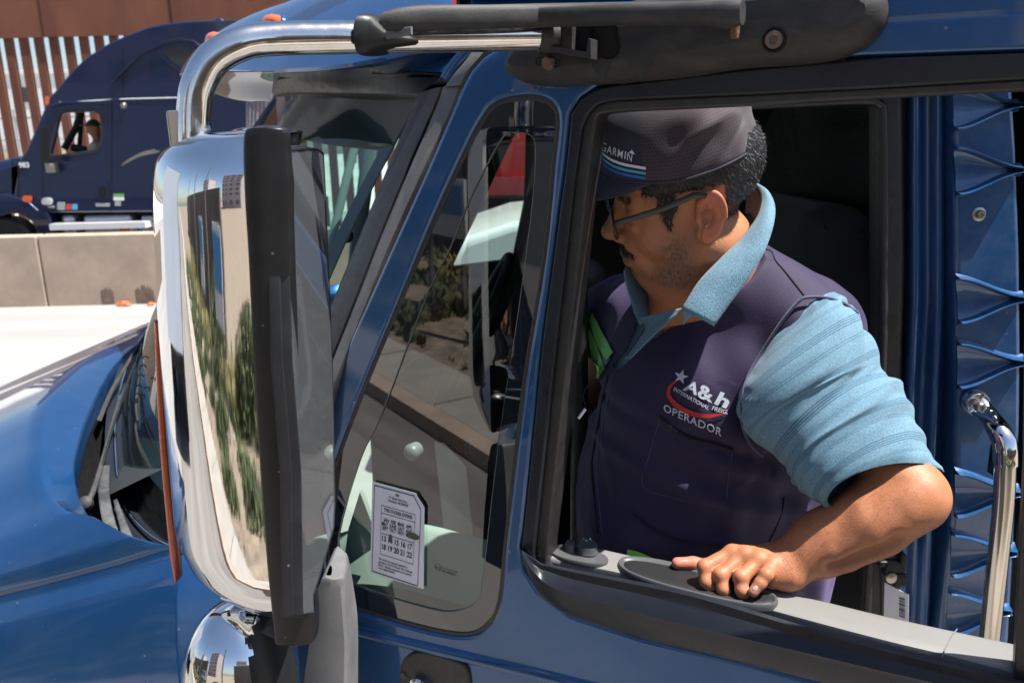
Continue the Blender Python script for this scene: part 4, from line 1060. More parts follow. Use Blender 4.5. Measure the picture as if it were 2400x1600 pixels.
# inner edge line and step beside the ridges
def ridge(tl, tip, bl, lab=None):
    """a pair of rounded ribs that pinch together towards the rear edge, with the dished web between them"""
    tl, tip, bl = [Vector((p[0], p[1], 0)) for p in (tl, tip, bl)]
    n = 14; rows_t = []; rows_b = []
    up_c = []; lo_c = []
    for i in range(n + 1):
        t = i / n; s_ = t * t * (3 - 2 * t)
        yt = tl.y * (1 - s_) + (tip.y - 3) * s_; yb = bl.y * (1 - s_) + (tip.y + 4) * s_
        x = tl.x * (1 - t) + tip.x * t
        up_c.append((x, yt)); lo_c.append((x, yb))
    rows = []
    H = [.020, .034, .028, .010, .004]
    nr_ = 17
    for j in range(nr_):
        q = j / (nr_ - 1); row = []
        for i in range(n + 1):
            t = i / n; (x, yt), (_, yb) = up_c[i], lo_c[i]
            ext = 7 + 1.5 * (1 - t)
            y = (yt - ext) + (yb - yt + 2 * ext) * q
            # distance to each rib in px
            dt = abs(y - yt); db = abs(y - yb); d = min(dt, db)
            hh = .019 * (1 - .15 * t) * math.exp(-(d / 6.0) ** 2)
            inside = 1 if yt < y < yb else 0
            web = .011 * (t ** 1.2) * inside * (1 - math.exp(-(d / 6.0) ** 2))
            edge = 0 if q in (0, 1) else 1
            u, v = SP.uv(x, y); row.append(SP.at(u, v, (max(hh, web) if edge else -.004) * (1 if 0 < i else .55) + .0))
        rows.append(row)
    # finer sampling near ribs
    return rows
def ridge2(tl, tip, bl):
    n = 16; R_ = []
    qs = []
    off = [-11, -7.5, -5, -2.5, 0, 2.5, 5, 8]
    for i in range(n + 3):
        t = min(i / n, 1.0) if i <= n else 1.0 + (i - n) * .012; tt = min(t, 1); s_ = tt * tt * (3 - 2 * tt); s_ = s_ ** .9
        x = tl[0] * (1 - t) + tip[0] * t; yt = tl[1] * (1 - s_) + (tip[1] - 5) * s_; yb = bl[1] * (1 - s_) + (tip[1] + 5) * s_
        xb = bl[0] * (1 - t) + tip[0] * t
        half = (yb - yt) / 2
        row = []
        def P(x_, y_, h): u, v = SP.uv(x_, y_); row.append(SP.at(u, v, h))
        Hh = .016 if i <= n else (.010 if i == n + 1 else .004)
        for o in off:
            oo = min(o, half) if o > 0 else o
            P(x, yt + oo, -.004 if o == -11 else Hh * math.exp(-(o / 3.4) ** 2) + (.003 * tt if o > 0 else .0005))
        P((x + xb) / 2, (yt + yb) / 2, .002 + .004 * tt ** 2 if half > 10 else Hh * .9)
        for o in reversed(off):
            oo = min(o, half) if o > 0 else o
            P(xb, yb - oo, -.004 if o == -11 else Hh * math.exp(-(o / 3.4) ** 2) + (.003 * tt if o > 0 else .0005))
        R_.append(row)
    R_.insert(0, [p - SP.n * .02 for p in R_[0]])
    return grid('ridge', R_, M['paint_old'], side_p, ang=70, flip=False)
for tl, tip, bl in [((2232,190),(2384,247),(2235,302)), ((2235,347),(2391,398),(2240,454)), ((2240,650),(2395,698),(2245,753)), ((2243,803),(2396,846),(2243,904)), ((2238,1104),(2385,1150),(2236,1204)), ((2229,1247),(2376,1288),(2227,1343)), ((2221,1383),(2362,1425),(2216,1484))]:
    ridge2(tl, tip, bl)
def bolt(px, py, off, r, parent, name='panel_bolt', m='screw'):
    v, f = lathe(SP.hit(px, py, off), SP.n, [(r * 1.5, -.001), (r * 1.5, .001), (r, .002), (r, .006), (r * .8, .0085), (r * .45, .0085), (r * .4, .005), (.0005, .005)], 20); return mesh(name, v, f, M[m], parent)
bolt(2294, 502, 0, .0075, side_p)
# jamb: vertical pressed ribs
rows = []
prof = [(2060, .055, 0), (2068, .035, 0), (2116, .03, 0), (2122, .045, 1), (2128, .03, 1), (2140, .018, 1), (2150, .016, 1), (2158, .034, 1), (2166, .040, 1), (2180, .036, 1), (2192, .022, 1), (2206, .018, 1), (2214, .03, 1), (2224, .045, 1), (2236, .045, 1)]
JP = []
for px, dep, mi in prof:
    col = []
    for py in (190, 400, 700, 900, 1100, 1300, 1500, 1640):
        lean = 0 if py < 700 else -(py - 700) * .045 if px > 2118 else -(py - 700) * .07
        s_ = px + lean; col.append(WY(s_, py, 1.32 + dep))
    JP.append(col)
jb = grid('door_jamb', [c for c, p in zip(JP, prof) if p[2] == 1], M['paint'], T, ang=75)
jb['label'] = 'shaded blue door jamb pillar'
js = grid('door_opening_seal', [c for c, p in zip(JP, prof) if p[2] == 0] , M['rubber'], T, ang=60)
# rubber seal round the opening, upper corner
sl_in = roundpoly([(1380,262),(2062,228),(2062,1500),(1380,1500)], 34, 6)
sl_out = roundpoly([(1340,170),(2122,170),(2126,600),(2100,1640),(1340,1640)], 44, 6)
S2 = YP(1.345)
plate('opening_seal', S2, sl_out, [sl_in], .05, .012, .0, M['rubber'], js)
tube('seal_lip', crom([tuple(WY(*p)) for p in [(1500,262,1.335),(1800,246,1.335),(2010,236,1.335),(2058,244,1.335),(2070,290,1.335),(2072,600,1.335),(2066,900,1.335),(2040,1300,1.335),(2024,1600,1.335)]], 6), .007, M['rubber'], js, 10)
# latch and label low in the jamb
ltc = MB()
for c, d in [((2090,1330),(.030,.02,.03)), ((2104,1352),(.022,.03,.025)), ((2080,1318),(.035,.015,.012)), ((2112,1318),(.012,.02,.04))]:
    ltc.box(WY(c[0], c[1], 1.30), d)
l_ = ltc.mesh('latch', M['blackplastic'], jb); md = l_.modifiers.new('b', 'BEVEL'); md.width = .004; md.segments = 3
v, f = lathe(WY(2088, 1352, 1.29), Vector((0, -1, 0)), [(.010, 0), (.010, .004), (.004, .006), (.001, .006)], 16); mesh('latch_pin', v, f, M['screw'], l_)
LB = Plane(WY(2100, 1420, 1.30), Vector((.8, -.6, 0)))
lb = plate('door_label', LB, [(2073,1364),(2130,1393),(2129,1460),(2071,1442)], [], .001, .0003, 0, M['paper'], jb)
mb = MB()
for k, w_ in enumerate([3, 1, 2, 1, 3, 1, 1, 2, 3, 1, 2, 1, 3]):
    y0 = 1398 + k * 3.5; A = [LB.hit(x, y, .0008) for x, y in [(2107,y0),(2121,y0+5),(2121,y0+5+w_*.9),(2107,y0+w_*.9)]]; mb.add(A, [(0, 1, 2, 3)])
mb.mesh('barcode', M['ink'], lb, smooth=False)
# chrome grab handle
GH = T
hp_ = crom([tuple(WY(*p)) for p in [(2357,1078,1.225),(2352,1180,1.225),(2340,1300,1.225),(2326,1430,1.225),(2312,1570,1.225),(2304,1660,1.225)]], 6)
gh = tube('grab_handle', hp_, .0162, M['steel'], T, 32)
gh['label'] = 'upright polished grab handle behind the door opening'
cs_ = [(2289,948,26,1.300,.006),(2300,956,27,1.295,.008),(2322,982,25,1.27,.013),(2342,1010,26,1.245,.017),(2354,1036,27,1.228,.019),(2357,1060,26,1.225,.0185),(2357,1086,26.5,1.225,.0185)]
lugs = []
for i, (px, py, w_, y, dd) in enumerate(cs_):
    p = WY(px, py, y); a = WY(*cs_[max(i - 1, 0)][:2], cs_[max(i - 1, 0)][3]); b = WY(*cs_[min(i + 1, 6)][:2], cs_[min(i + 1, 6)][3]); t = (b - a).normalized()
    s_ = t.cross(Vector((0, -1, 0))).normalized(); lugs.append((p, s_ * w_ / F * y, t.cross(s_).normalized() * dd))
ovalsweep('handle_foot', lugs, M['chrome'], gh, 24, 2.3)
v, f = lathe(WY(2284, 942, 1.31), Vector((0, -1, 0)), [(.022, -.004), (.022, .010), (.019, .014), (.016, .010), (.001, .010)], 28); mesh('handle_flange', v, f, M['chrome'], gh)
v, f = lathe(WY(2296, 953, 1.288), Vector((0, -1, 0)), [(.009, -.006), (.009, .004), (.007, .007), (.004, .007), (.0035, .004), (.001, .004)], 20); mesh('handle_bolt', v, f, M['screw'], gh)
mb = MB(); mb.box(WY(2338, 1080, 1.25), (.012, .03, .05)); mb.mesh('handle_pad', M['blackplastic'], gh)
# chassis bits past the panel
mb = MB(); mb.box((1.75, 2.4, 1.5), (1.6, 2.0, 2.6)); mb.box((1.2, 1.75, 1.45), (.5, .5, .5)); mb.tube([(0.95, 1.6, 1.9), (1.5, 1.6, 1.9)], .05); mb.tube([(0.98, 1.62, 1.62), (1.5, 1.62, 1.62)], .09)
cbk = mb.mesh('chassis', M['interior'], T)

# ---- inside of the cab
intr = MB()
XB = 1.02
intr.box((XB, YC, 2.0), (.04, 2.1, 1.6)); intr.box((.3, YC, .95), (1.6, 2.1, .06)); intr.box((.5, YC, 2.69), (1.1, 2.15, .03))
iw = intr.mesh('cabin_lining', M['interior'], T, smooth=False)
# curtain and seat behind the driver
rows = []
for j in range(15):
    y = 1.50 + j * .13; row = []
    for i in range(12):
        z = 1.2 + i * .14; row.append(Vector((.80 - .015 * math.sin(j * 1.9 + .7 * math.sin(i * .6)) - .05 * (i / 12), y, z)))
    rows.append(row)
rows2 = []
for px, y in [(1778,2.1),(1845,1.90),(1880,1.78),(1930,1.68),(2000,1.60),(2064,1.52),(2120,1.46)]:
    rows2.append([WY(px if px > 1778 else float(np.interp(py, [225, 262, 330, 400, 480], [1836, 1812, 1780, 1768, 1762])), py, y + .02 * math.sin(py * .03)) for py in (225, 262, 330, 400, 480, 560, 700, 1000, 1500)])
cur = grid('cab_curtain', rows2, M['curtain'], T, sub=(4, 5), ang=70)
cur['label'] = 'black curtain hanging behind the driver seat'
mb = MB()
st_out = roundpoly([(1870,1500),(1880,900),(1880,560),(1905,500),(1960,480),(2030,490),(2064,520),(2080,900),(2080,1500)], 30, 5)
seat = plate('seat', YP(1.50), st_out, [], .42, .05, 0, M['seat'], T)
seat['label'] = 'dark grey high backed driver seat'
# headliner and far wall with openings
FW = YP(3.38)
zf = 0
far_out = [(300,130),(2600,130),(2600,1300),(300,1300)]
q_open = [(1215,308),(1230,308),(1228,480),(1206,700),(1150,760),(1060,760),(1062,624)]
m_open = roundpoly([(1720,258),(1830,250),(1830,380),(1720,390)], 10, 4)
q_open2 = roundpoly([(1214,300),(1233,300),(1228,470),(1200,608),(1060,626)], 6, 3)
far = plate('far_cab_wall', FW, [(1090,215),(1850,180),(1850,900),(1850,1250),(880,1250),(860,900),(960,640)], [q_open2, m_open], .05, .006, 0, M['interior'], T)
mesh('far_window', [FW.hit(x, y, -.02) for x, y in [(1195,215),(1840,200),(1840,700),(1040,760)]], [(0, 1, 2, 3)], M['glass2'], far, smooth=False)
# dashboard
rows = []
for x, z in [(-.98, 1.80), (-.85, 1.86), (-.6, 1.90), (-.42, 1.92), (-.30, 1.90), (-.26, 1.85), (-.24, 1.5)]:
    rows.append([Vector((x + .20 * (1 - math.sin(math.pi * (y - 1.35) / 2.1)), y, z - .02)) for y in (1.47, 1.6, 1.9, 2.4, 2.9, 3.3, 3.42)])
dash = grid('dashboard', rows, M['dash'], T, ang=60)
# pale far pillar trims seen through the windshield
for pts, w_ in [([(868,330,3.3),(850,480,3.3),(838,560,3.3),(826,700,3.3)], 34), ([(760,640,3.2),(800,470,3.25),(832,340,3.3)], 20), ([(640,262,2.6),(740,285,2.6),(840,300,2.9)], 14), ([(1752,225,3.3),(1755,300,3.3),(1758,420,3.3)], 46)]:
    strip('pillar_lining', pts, (w_, w_), M['interior_pale'], T, .02)
mb = MB(); c_ = Vector((-.10, 1.90, 1.98)); ring = [c_ + Vector((math.cos(t) * .10, math.sin(t) * .22, math.cos(t) * .19)) for t in [k * 2 * math.pi / 32 for k in range(33)]]
mb.tube(ring, .014, 10); mb.tube([c_, c_ + Vector((-.3, 0, -.18))], .03); mb.tube([ring[8], ring[24]], .012); mb.tube([c_, ring[16]], .012)
swl = mesh('steering_wheel', mb.v, mb.f, M['blackplastic'], T); swl['label'] = 'black steering wheel'
v, f = lathe(WY(1373, 655, 1.60), Vector((.3, -1, .1)), [(.045, -.02), (.045, 0), (.04, .003), (.001, .006)], 28); mesh('door_speaker', v, f, M['blackplastic'], iw)
v, f = lathe(WY(814, 553, 1.9), Vector((-.6, -.7, .2)), [(.015, -.006), (.017, 0), (.014, .004), (.001, .005)], 20); mesh('suction_cup', v, f, M['blackplastic'], ws)
# ------------------------------------------------------------------ vehicles seen through the windows
M['redpaint'] = mat('red_container_paint', (.62, .045, .05), .45, var=.08, vscale=2, dust=.15, dcol=(.5, .2, .2))
RT = thing('red_truck', label='red ribbed container truck seen through the quarter window', cat='truck')
yR = 7.6; PR = YP(yR)
rx0 = PR.uv(1120, 380)[0]; zb = PR.uv(1180, 420)[1]
rows = []
n = 27
for i in range(n + 1):
    x = rx0 - 0.4 + i * .10; d = .05 if (i % 4) in (1, 2) else 0
    rows.append([Vector((x, yR + d, zb)), Vector((x, yR + d, zb + 2.6))])
grid('container_side', rows, M['redpaint'], RT, ang=20, solid=.03)
mb = MB(); mb.box((rx0 + .95, yR + 1.2, zb + 1.3), (2.6, 2.2, 2.5)); mb.mesh('container', M['redpaint'], RT, smooth=False)
mb = MB(); mb.box((rx0 + .95, yR + .02, zb - .06), (2.7, .14, .16)); mb.mesh('bottom_rail', mat('dark_red_rail', (.34, .03, .04), .5), RT, smooth=False)
mb = MB(); mb.box((rx0 + .95, yR + 1.2, zb - .35), (2.6, 1.6, .3)); mb.mesh('chassis', M['blackplastic'], RT, smooth=False)
for sx in (.3, 1.6):
    v, f = lathe((rx0 + sx, yR + .1, GF + .5), (0, 1, 0), [(.2, 0), (.48, 0), (.5, .03), (.5, .27), (.48, .3), (.2, .3)]); mesh('wheel', v, f, M['rubber'], RT)
WT = thing('white_truck', label='white truck hood seen through the quarter window', cat='truck')
yW = 5.2; PW = YP(yW)
hp2 = [(1040,640),(1052,600),(1085,560),(1130,545),(1198,522),(1420,500),(1440,420),(1600,380),(1900,370),(1900,760),(1040,760)]
bd = plate('body', PW, hp2, [], 1.7, .06, 0, M['whitehood'], WT)
bd['label'] = 'white bonnet and cab'
plate('side_window', PW, roundpoly([(1450,500),(1470,430),(1600,395),(1700,392),(1700,500)], 12), [], .02, .004, .012, M['winglass'], WT)
for px in (1120, 1750):
    c = PW.hit(px, 700, .05); v, f = lathe((c.x, yW + .02, GF + .42), (0, 1, 0), [(.15, 0), (.40, 0), (.42, .03), (.42, .22), (.40, .25), (.15, .25)]); mesh('wheel', v, f, M['rubber'], WT)

# ------------------------------------------------------------------ navy truck in the far lane
NT = thing('navy_truck', label='dark navy sleeper cab semi truck behind the barrier with a driver at the window', cat='truck')
Y2 = 12.5; N = YP(Y2)
prof_ = [(48,497),(30,470),(46,372),(59,357),(80,308),(102,258),(105,250),(115,228),(135,207),(166,168),(204,133),(255,101),(306,79),(345,64),(383,56),(434,50),(492,48),(577,46),(577,497),(362,497),(116,499)]
win = roundpoly([(117,364),(126,330),(140,268),(168,264),(224,263),(234,272),(235,330),(224,350),(170,358)], 7, 3)
tear = crom([(383,121),(400,113),(425,111),(449,121),(447,145),(434,160),(408,148)], 4, True)
nb = plate('near_side', N, roundpoly(prof_, 8, 3), [win], .10, .03, 0, M['navy'], NT, ang=40)
cshape = prof_[:3] + [(60,366),(262,368),(262,252),(112,250)] + prof_[7:]
plate('cab_body', YP(Y2 + .05), roundpoly(cshape, 5, 3), [], 2.3, .09, 0, M['navy'], nb, ang=40)
nb['label'] = 'rounded navy sleeper cab body'
plate('sleeper_window', N, tear, [], .03, .006, .012, M['winglass'], NT)
plate('window_trim', N, crom([(372,118),(400,103),(430,101),(458,117),(456,148),(436,170),(404,156)], 4, True), [crom([(383,121),(400,113),(425,111),(449,121),(447,145),(434,160),(408,148)], 4, True)], .03, .006, .008, M['navy'], NT)
plate('window_seal', N, roundpoly([(110,368),(120,325),(134,262),(168,258),(228,257),(240,268),(241,335),(228,356),(170,365)], 8, 3), [win], .03, .006, .010, M['rubber'], NT)
def seam2(pts, w_=1.6, m='void', o=.004):
    P = [N.hit(a, b, o) for a, b in pts]; v, f = tube_geo(P, w_ / 152 / 2, 6); mesh('panel_seam', v, f, M[m], NT)
seam2([(262,240),(262,420),(258,497)]); seam2([(288,110),(289,240)]); seam2([(118,300),(100,372),(100,470)]); seam2([(42,372),(46,497)], 3)
seam2([(262,151+40),(330,126),(383,100),(420,92),(455,98),(480,120)], 6, 'navy', .02)
seam2([(140,240),(190,238),(258,234),(300,232),(420,229)], 2.2, 'whitehood', .006); seam2([(118,250),(150,241),(230,241),(280,234)], 7, 'navy', .02)
# hood and fender
hd = plate('hood', YP(Y2 + .18), roundpoly([(-160,410),(-60,386),(0,375),(48,364),(50,497),(-160,497)], 8, 3), [], 2.0, .14, 0, M['navy'], NT, ang=40)
fn = plate('fender', YP(Y2 - .02), crom([(-60,497),(-58,470),(0,455),(60,470),(92,495),(112,500),(121,548),(90,548),(74,520),(50,505),(26,500),(-10,510),(-40,530),(-44,548),(-60,548)], 4, True), [], .5, .02, 0, M['navy'], NT)
v, f = lathe(N.hit(8, 588, -.05), (0, 1, 0), [(.1, .05), (.22, .0), (.34, -.02), (.48, -.02), (.53, .03), (.53, .28), (.48, .32), (.2, .32)], 40); mesh('wheel', v, f, M['rubber'], NT)
# side skirt, tank and step
sk = MB()
for a, b in ((137, 174), (189, 309), (324, 420)):
    p0 = N.hit(a, 513, -.06); p1 = N.hit(b, 540, -.06); sk.box(((p0.x + p1.x) / 2, Y2 + .35, (p0.z + p1.z) / 2 - .1), (p1.x - p0.x, .5, .5))
o = sk.mesh('fuel_tank', mat('brushed_tank', (.55, .57, .6), .35, metal=.8), NT); md = o.modifiers.new('b', 'BEVEL'); md.width = .07; md.segments = 4
sk = MB(); p0 = N.hit(130, 530, 0); p1 = N.hit(352, 526, 0); sk.box(((p0.x + p1.x) / 2, Y2 - .02, p0.z), (p1.x - p0.x, .3, .09)); st_ = sk.mesh('side_step', M['whitehood'], NT)
sk = MB(); p0 = N.hit(135, 520, 0); sk.box((p0.x + 1.6, Y2 + 1.2, p0.z - .2), (4.2, 1.8, .7)); sk.mesh('chassis', M['interior'], NT)
M['stkr'] = mat('red_sticker', (.6, .06, .05), .5); M['stkb'] = mat('blue_sticker', (.10, .40, .65), .5); M['stkg'] = mat('green_sticker', (.12, .45, .10), .5)
M['stkgrey'] = mat('grey_sticker', (.35, .38, .38), .5)
def dec(name, px, py, w_, h_, m, o=.006, r=2, parent=None):
    return plate(name, N, roundpoly([(px - w_ / 2, py - h_ / 2), (px + w_ / 2, py - h_ / 2), (px + w_ / 2, py + h_ / 2), (px - w_ / 2, py + h_ / 2)], r, 3), [], .006, .001, o, M[m] if isinstance(m, str) else m, NT if parent is None else parent)
dec('marker_lamp', 64, 466, 23, 15, 'orange', .03, 9); dec('oval_sticker', 110, 472, 26, 17, 'whitehood', .006, 12); dec('sticker', 143, 483, 18, 18, 'stkgrey')
dec('sticker', 161, 485, 13, 13, 'stkr'); dec('sticker', 175, 485, 12, 13, 'stkb'); dec('sticker', 278, 458, 25, 7, 'stkg'); dec('sticker', 278, 466, 25, 8, 'whitehood'); dec('sticker', 276, 477, 14, 12, 'stkgrey')
dec('sill_badge', 241, 480, 34, 8, 'stkgrey'); dec('sticker', 120, 485, 16, 5, 'stkgrey')
dec('sticker', 292, 536, 24, 12, 'stkr', .16); dec('sticker', 316, 535, 12, 10, 'stkgrey', .16); dec('sticker', 331, 534, 11, 10, 'stkb', .16)
dh = dec('door_handle', 240, 447, 26, 40, 'navy', .015, 9); dec('grip', 240, 450, 18, 28, 'void', .018, 8, dh)
v, f = lathe(N.hit(291, 248, 0), (0, -1, 0), [(.05, 0), (.05, .02), (.03, .05), (.001, .055)], 20); mesh('round_lamp', v, f, M['screw'], NT)
dec('roof_lamp', 110, 236, 10, 20, 'orange', .0, 4)
dec('hood_badge', 57, 388, 24, 16, 'void', .012); 
v, f = text_geo('983', 1.0, bold=.03); xs = [q.x for q in v]; k = .155 / (max(xs) - min(xs)); c_ = N.hit(45, 393, .016)
mesh('number', [c_ + Vector(((q.x - min(xs)) * k, 0, q.y * k * 1.0)) for q in v], f, M['whitehood'], NT, smooth=False)
plate('silver_swoosh', N, crom([(283,389),(300,374),(325,361),(352,355),(372,353),(372,357),(350,362),(325,368),(303,379)], 3, True), [], .004, .001, .004, M['screw'], NT)
plate('silver_swoosh', N, crom([(312,367),(335,356),(360,350),(364,352),(340,359)], 3, True), [], .004, .001, .005, M['screw'], NT)
mr = dec('wing_mirror', 105, 340, 22, 84, 'blackplastic', .30, 8); 
tb2 = MB(); tb2.tube([N.hit(108, 385, .28), N.hit(125, 395, .0)], .02); tb2.box(N.hit(122, 394, .12), (.14, .1, .13)); tb2.mesh('mirror_bracket', M['screw'], mr)
plate('roof_fin', YP(Y2 + .1), roundpoly([(492,48),(515,41),(532,52),(530,90),(494,90)], 4), [], 2.1, .03, 0, M['navy'], NT)
iw2 = MB(); iw2.tube([N.hit(150, 350, -.5), N.hit(178, 300, -.6), N.hit(190, 262, -.6)], .05); iw2.tube([N.hit(186, 345, -.7), N.hit(192, 262, -.7)], .035); iw2.tube([N.hit(170, 346, -.35), N.hit(200, 352, -.35)], .06)
iw2.mesh('dash_parts', M['interior'], NT)
# ------------------------------------------------------------------ the driver
def A3(v): return np.array((v[0], v[1], v[2]), float)
def sd_ell(p, c, r, B=None):
    q = p - c
    if B is not None: q = q @ B.T
    r = np.asarray(r, float); k0 = np.linalg.norm(q / r, axis=1); k1 = np.linalg.norm(q / (r * r), axis=1)
    return k0 * (k0 - 1) / np.maximum(k1, 1e-9)
def sd_cone(p, a, b, r1, r2):
    ba = b - a; l2 = ba @ ba; h = np.clip(((p - a) @ ba) / l2, 0, 1)
    return np.linalg.norm(p - a - h[:, None] * ba, axis=1) - (r1 + (r2 - r1) * h)
def smin(a, b, k):
    h = np.maximum(k - np.abs(a - b), 0) / k; return np.minimum(a, b) - h * h * k * .25
def smax(a, b, k): return -smin(-a, -b, k)
def sdf_mesh(fn, lo, hi, vox):
    """surface nets of a signed distance function, evaluated finely only near the surface"""
    lo = np.array(lo, float); hi = np.array(hi, float); S = 5
    nc = np.ceil((hi - lo) / (vox * S)).astype(int) + 1
    ax = [lo[i] + np.arange(nc[i]) * vox * S + vox * (S - 1) / 2 for i in range(3)]
    G = np.stack(np.meshgrid(*ax, indexing='ij'), -1).reshape(-1, 3)
    d = fn(G).reshape(nc); act = np.abs(d) < vox * S * 1.35
    fine = np.repeat(np.repeat(np.repeat(np.where(d > 0, 1., -1.).astype(np.float32), S, 0), S, 1), S, 2)
    af = np.repeat(np.repeat(np.repeat(act, S, 0), S, 1), S, 2); idx = np.argwhere(af)
    P = lo + idx * vox; out = np.empty(len(P), np.float32)
    for i in range(0, len(P), 400000): out[i:i + 400000] = fn(P[i:i + 400000])
    fine[af] = out
    n = fine.shape; ins = fine < 0
    c = [ins[i:n[0] - 1 + i, j:n[1] - 1 + j, k:n[2] - 1 + k] for i in (0, 1) for j in (0, 1) for k in (0, 1)]
    s = sum(x.astype(np.int8) for x in c); cell = (s > 0) & (s < 8); ci = np.argwhere(cell)
    vid = np.full(cell.shape, -1, np.int64); vid[cell] = np.arange(len(ci))
    acc = np.zeros((len(ci), 3)); cnt = np.zeros(len(ci))
    for axis in range(3):
        o1, o2 = [a for a in range(3) if a != axis]
        for u in (0, 1):
            for v in (0, 1):
                e0 = ci.copy(); e0[:, o1] += u; e0[:, o2] += v; e1 = e0.copy(); e1[:, axis] += 1
                d0 = fine[tuple(e0.T)]; d1 = fine[tuple(e1.T)]; m = (d0 < 0) != (d1 < 0)
                t = d0[m] / (d0[m] - d1[m]); pt = e0[m].astype(float); pt[:, axis] += t; acc[m] += pt; cnt[m] += 1
    V = lo + acc / cnt[:, None] * vox
    Fs = []
    for axis in range(3):
        o1, o2 = [(1, 2), (2, 0), (0, 1)][axis]
        sl0 = [slice(1, n[k] - 1) for k in range(3)]; sl1 = list(sl0); sl0[axis] = slice(0, n[axis] - 1); sl1[axis] = slice(1, n[axis])
        a = ins[tuple(sl0)]; b = ins[tuple(sl1)]
        for m, fl in ((a & ~b, 0), (~a & b, 1)):
            e = np.argwhere(m); e = e + np.array([0 if k == axis else 1 for k in range(3)])
            if not len(e): continue
            def cc(du, dv): q = e.copy(); q[:, o1] += du; q[:, o2] += dv; return vid[tuple(q.T)]
            q = np.stack([cc(-1, -1), cc(0, -1), cc(0, 0), cc(-1, 0)], 1)
            Fs.append(q if fl == 0 else q[:, ::-1])
    Fq = np.concatenate(Fs); Fq = Fq[(Fq >= 0).all(1)]
    return V, Fq
def np_mesh(name, V, Fq, m, parent=None, col=None):
    me = bpy.data.meshes.new(name); me.vertices.add(len(V)); me.vertices.foreach_set('co', V.astype(np.float32).ravel())
    me.loops.add(len(Fq) * 4); me.loops.foreach_set('vertex_index', Fq.astype(np.int32).ravel()); me.polygons.add(len(Fq))
    me.polygons.foreach_set('loop_start', np.arange(0, len(Fq) * 4, 4, dtype=np.int32)); me.polygons.foreach_set('loop_total', np.full(len(Fq), 4, dtype=np.int32))
    me.update(calc_edges=True); me.validate(); me.polygons.foreach_set('use_smooth', np.ones(len(me.polygons), bool))
    if col is not None:
        at = me.color_attributes.new('tone', 'FLOAT_COLOR', 'POINT'); c4 = np.ones((len(V), 4), np.float32); c4[:, :3] = col; at.data.foreach_set('color', c4.ravel())
    me.materials.append(m); return link(bpy.data.objects.new(name, me), parent)
def project(V):
    d = np.asarray(V) - np.array(CAM); z = d @ np.array(fwd); return 1200 + F * (d @ np.array(right)) / z, 800 - F * (d @ np.array(up)) / z
def inpoly(x, y, poly):
    r = np.zeros(len(x), bool); n = len(poly)
    for i in range(n):
        x0, y0 = poly[i]; x1, y1 = poly[(i + 1) % n]
        c = ((y0 > y) != (y1 > y)) & (x < (x1 - x0) * (y - y0) / (y1 - y0 + 1e-12) + x0); r ^= c
    return r
def smooth_noise(P, sc, seed=0.0):
    """cheap band-limited noise from rotated sines"""
    r = np.random.default_rng(int(seed * 10) + 3); o = np.zeros(len(P))
    for i in range(7):
        k = r.normal(size=3); k = k / np.linalg.norm(k) * sc * (0.7 + .8 * r.random()); o += np.sin(P @ k + r.random() * 6.28)
    return o / 3.5

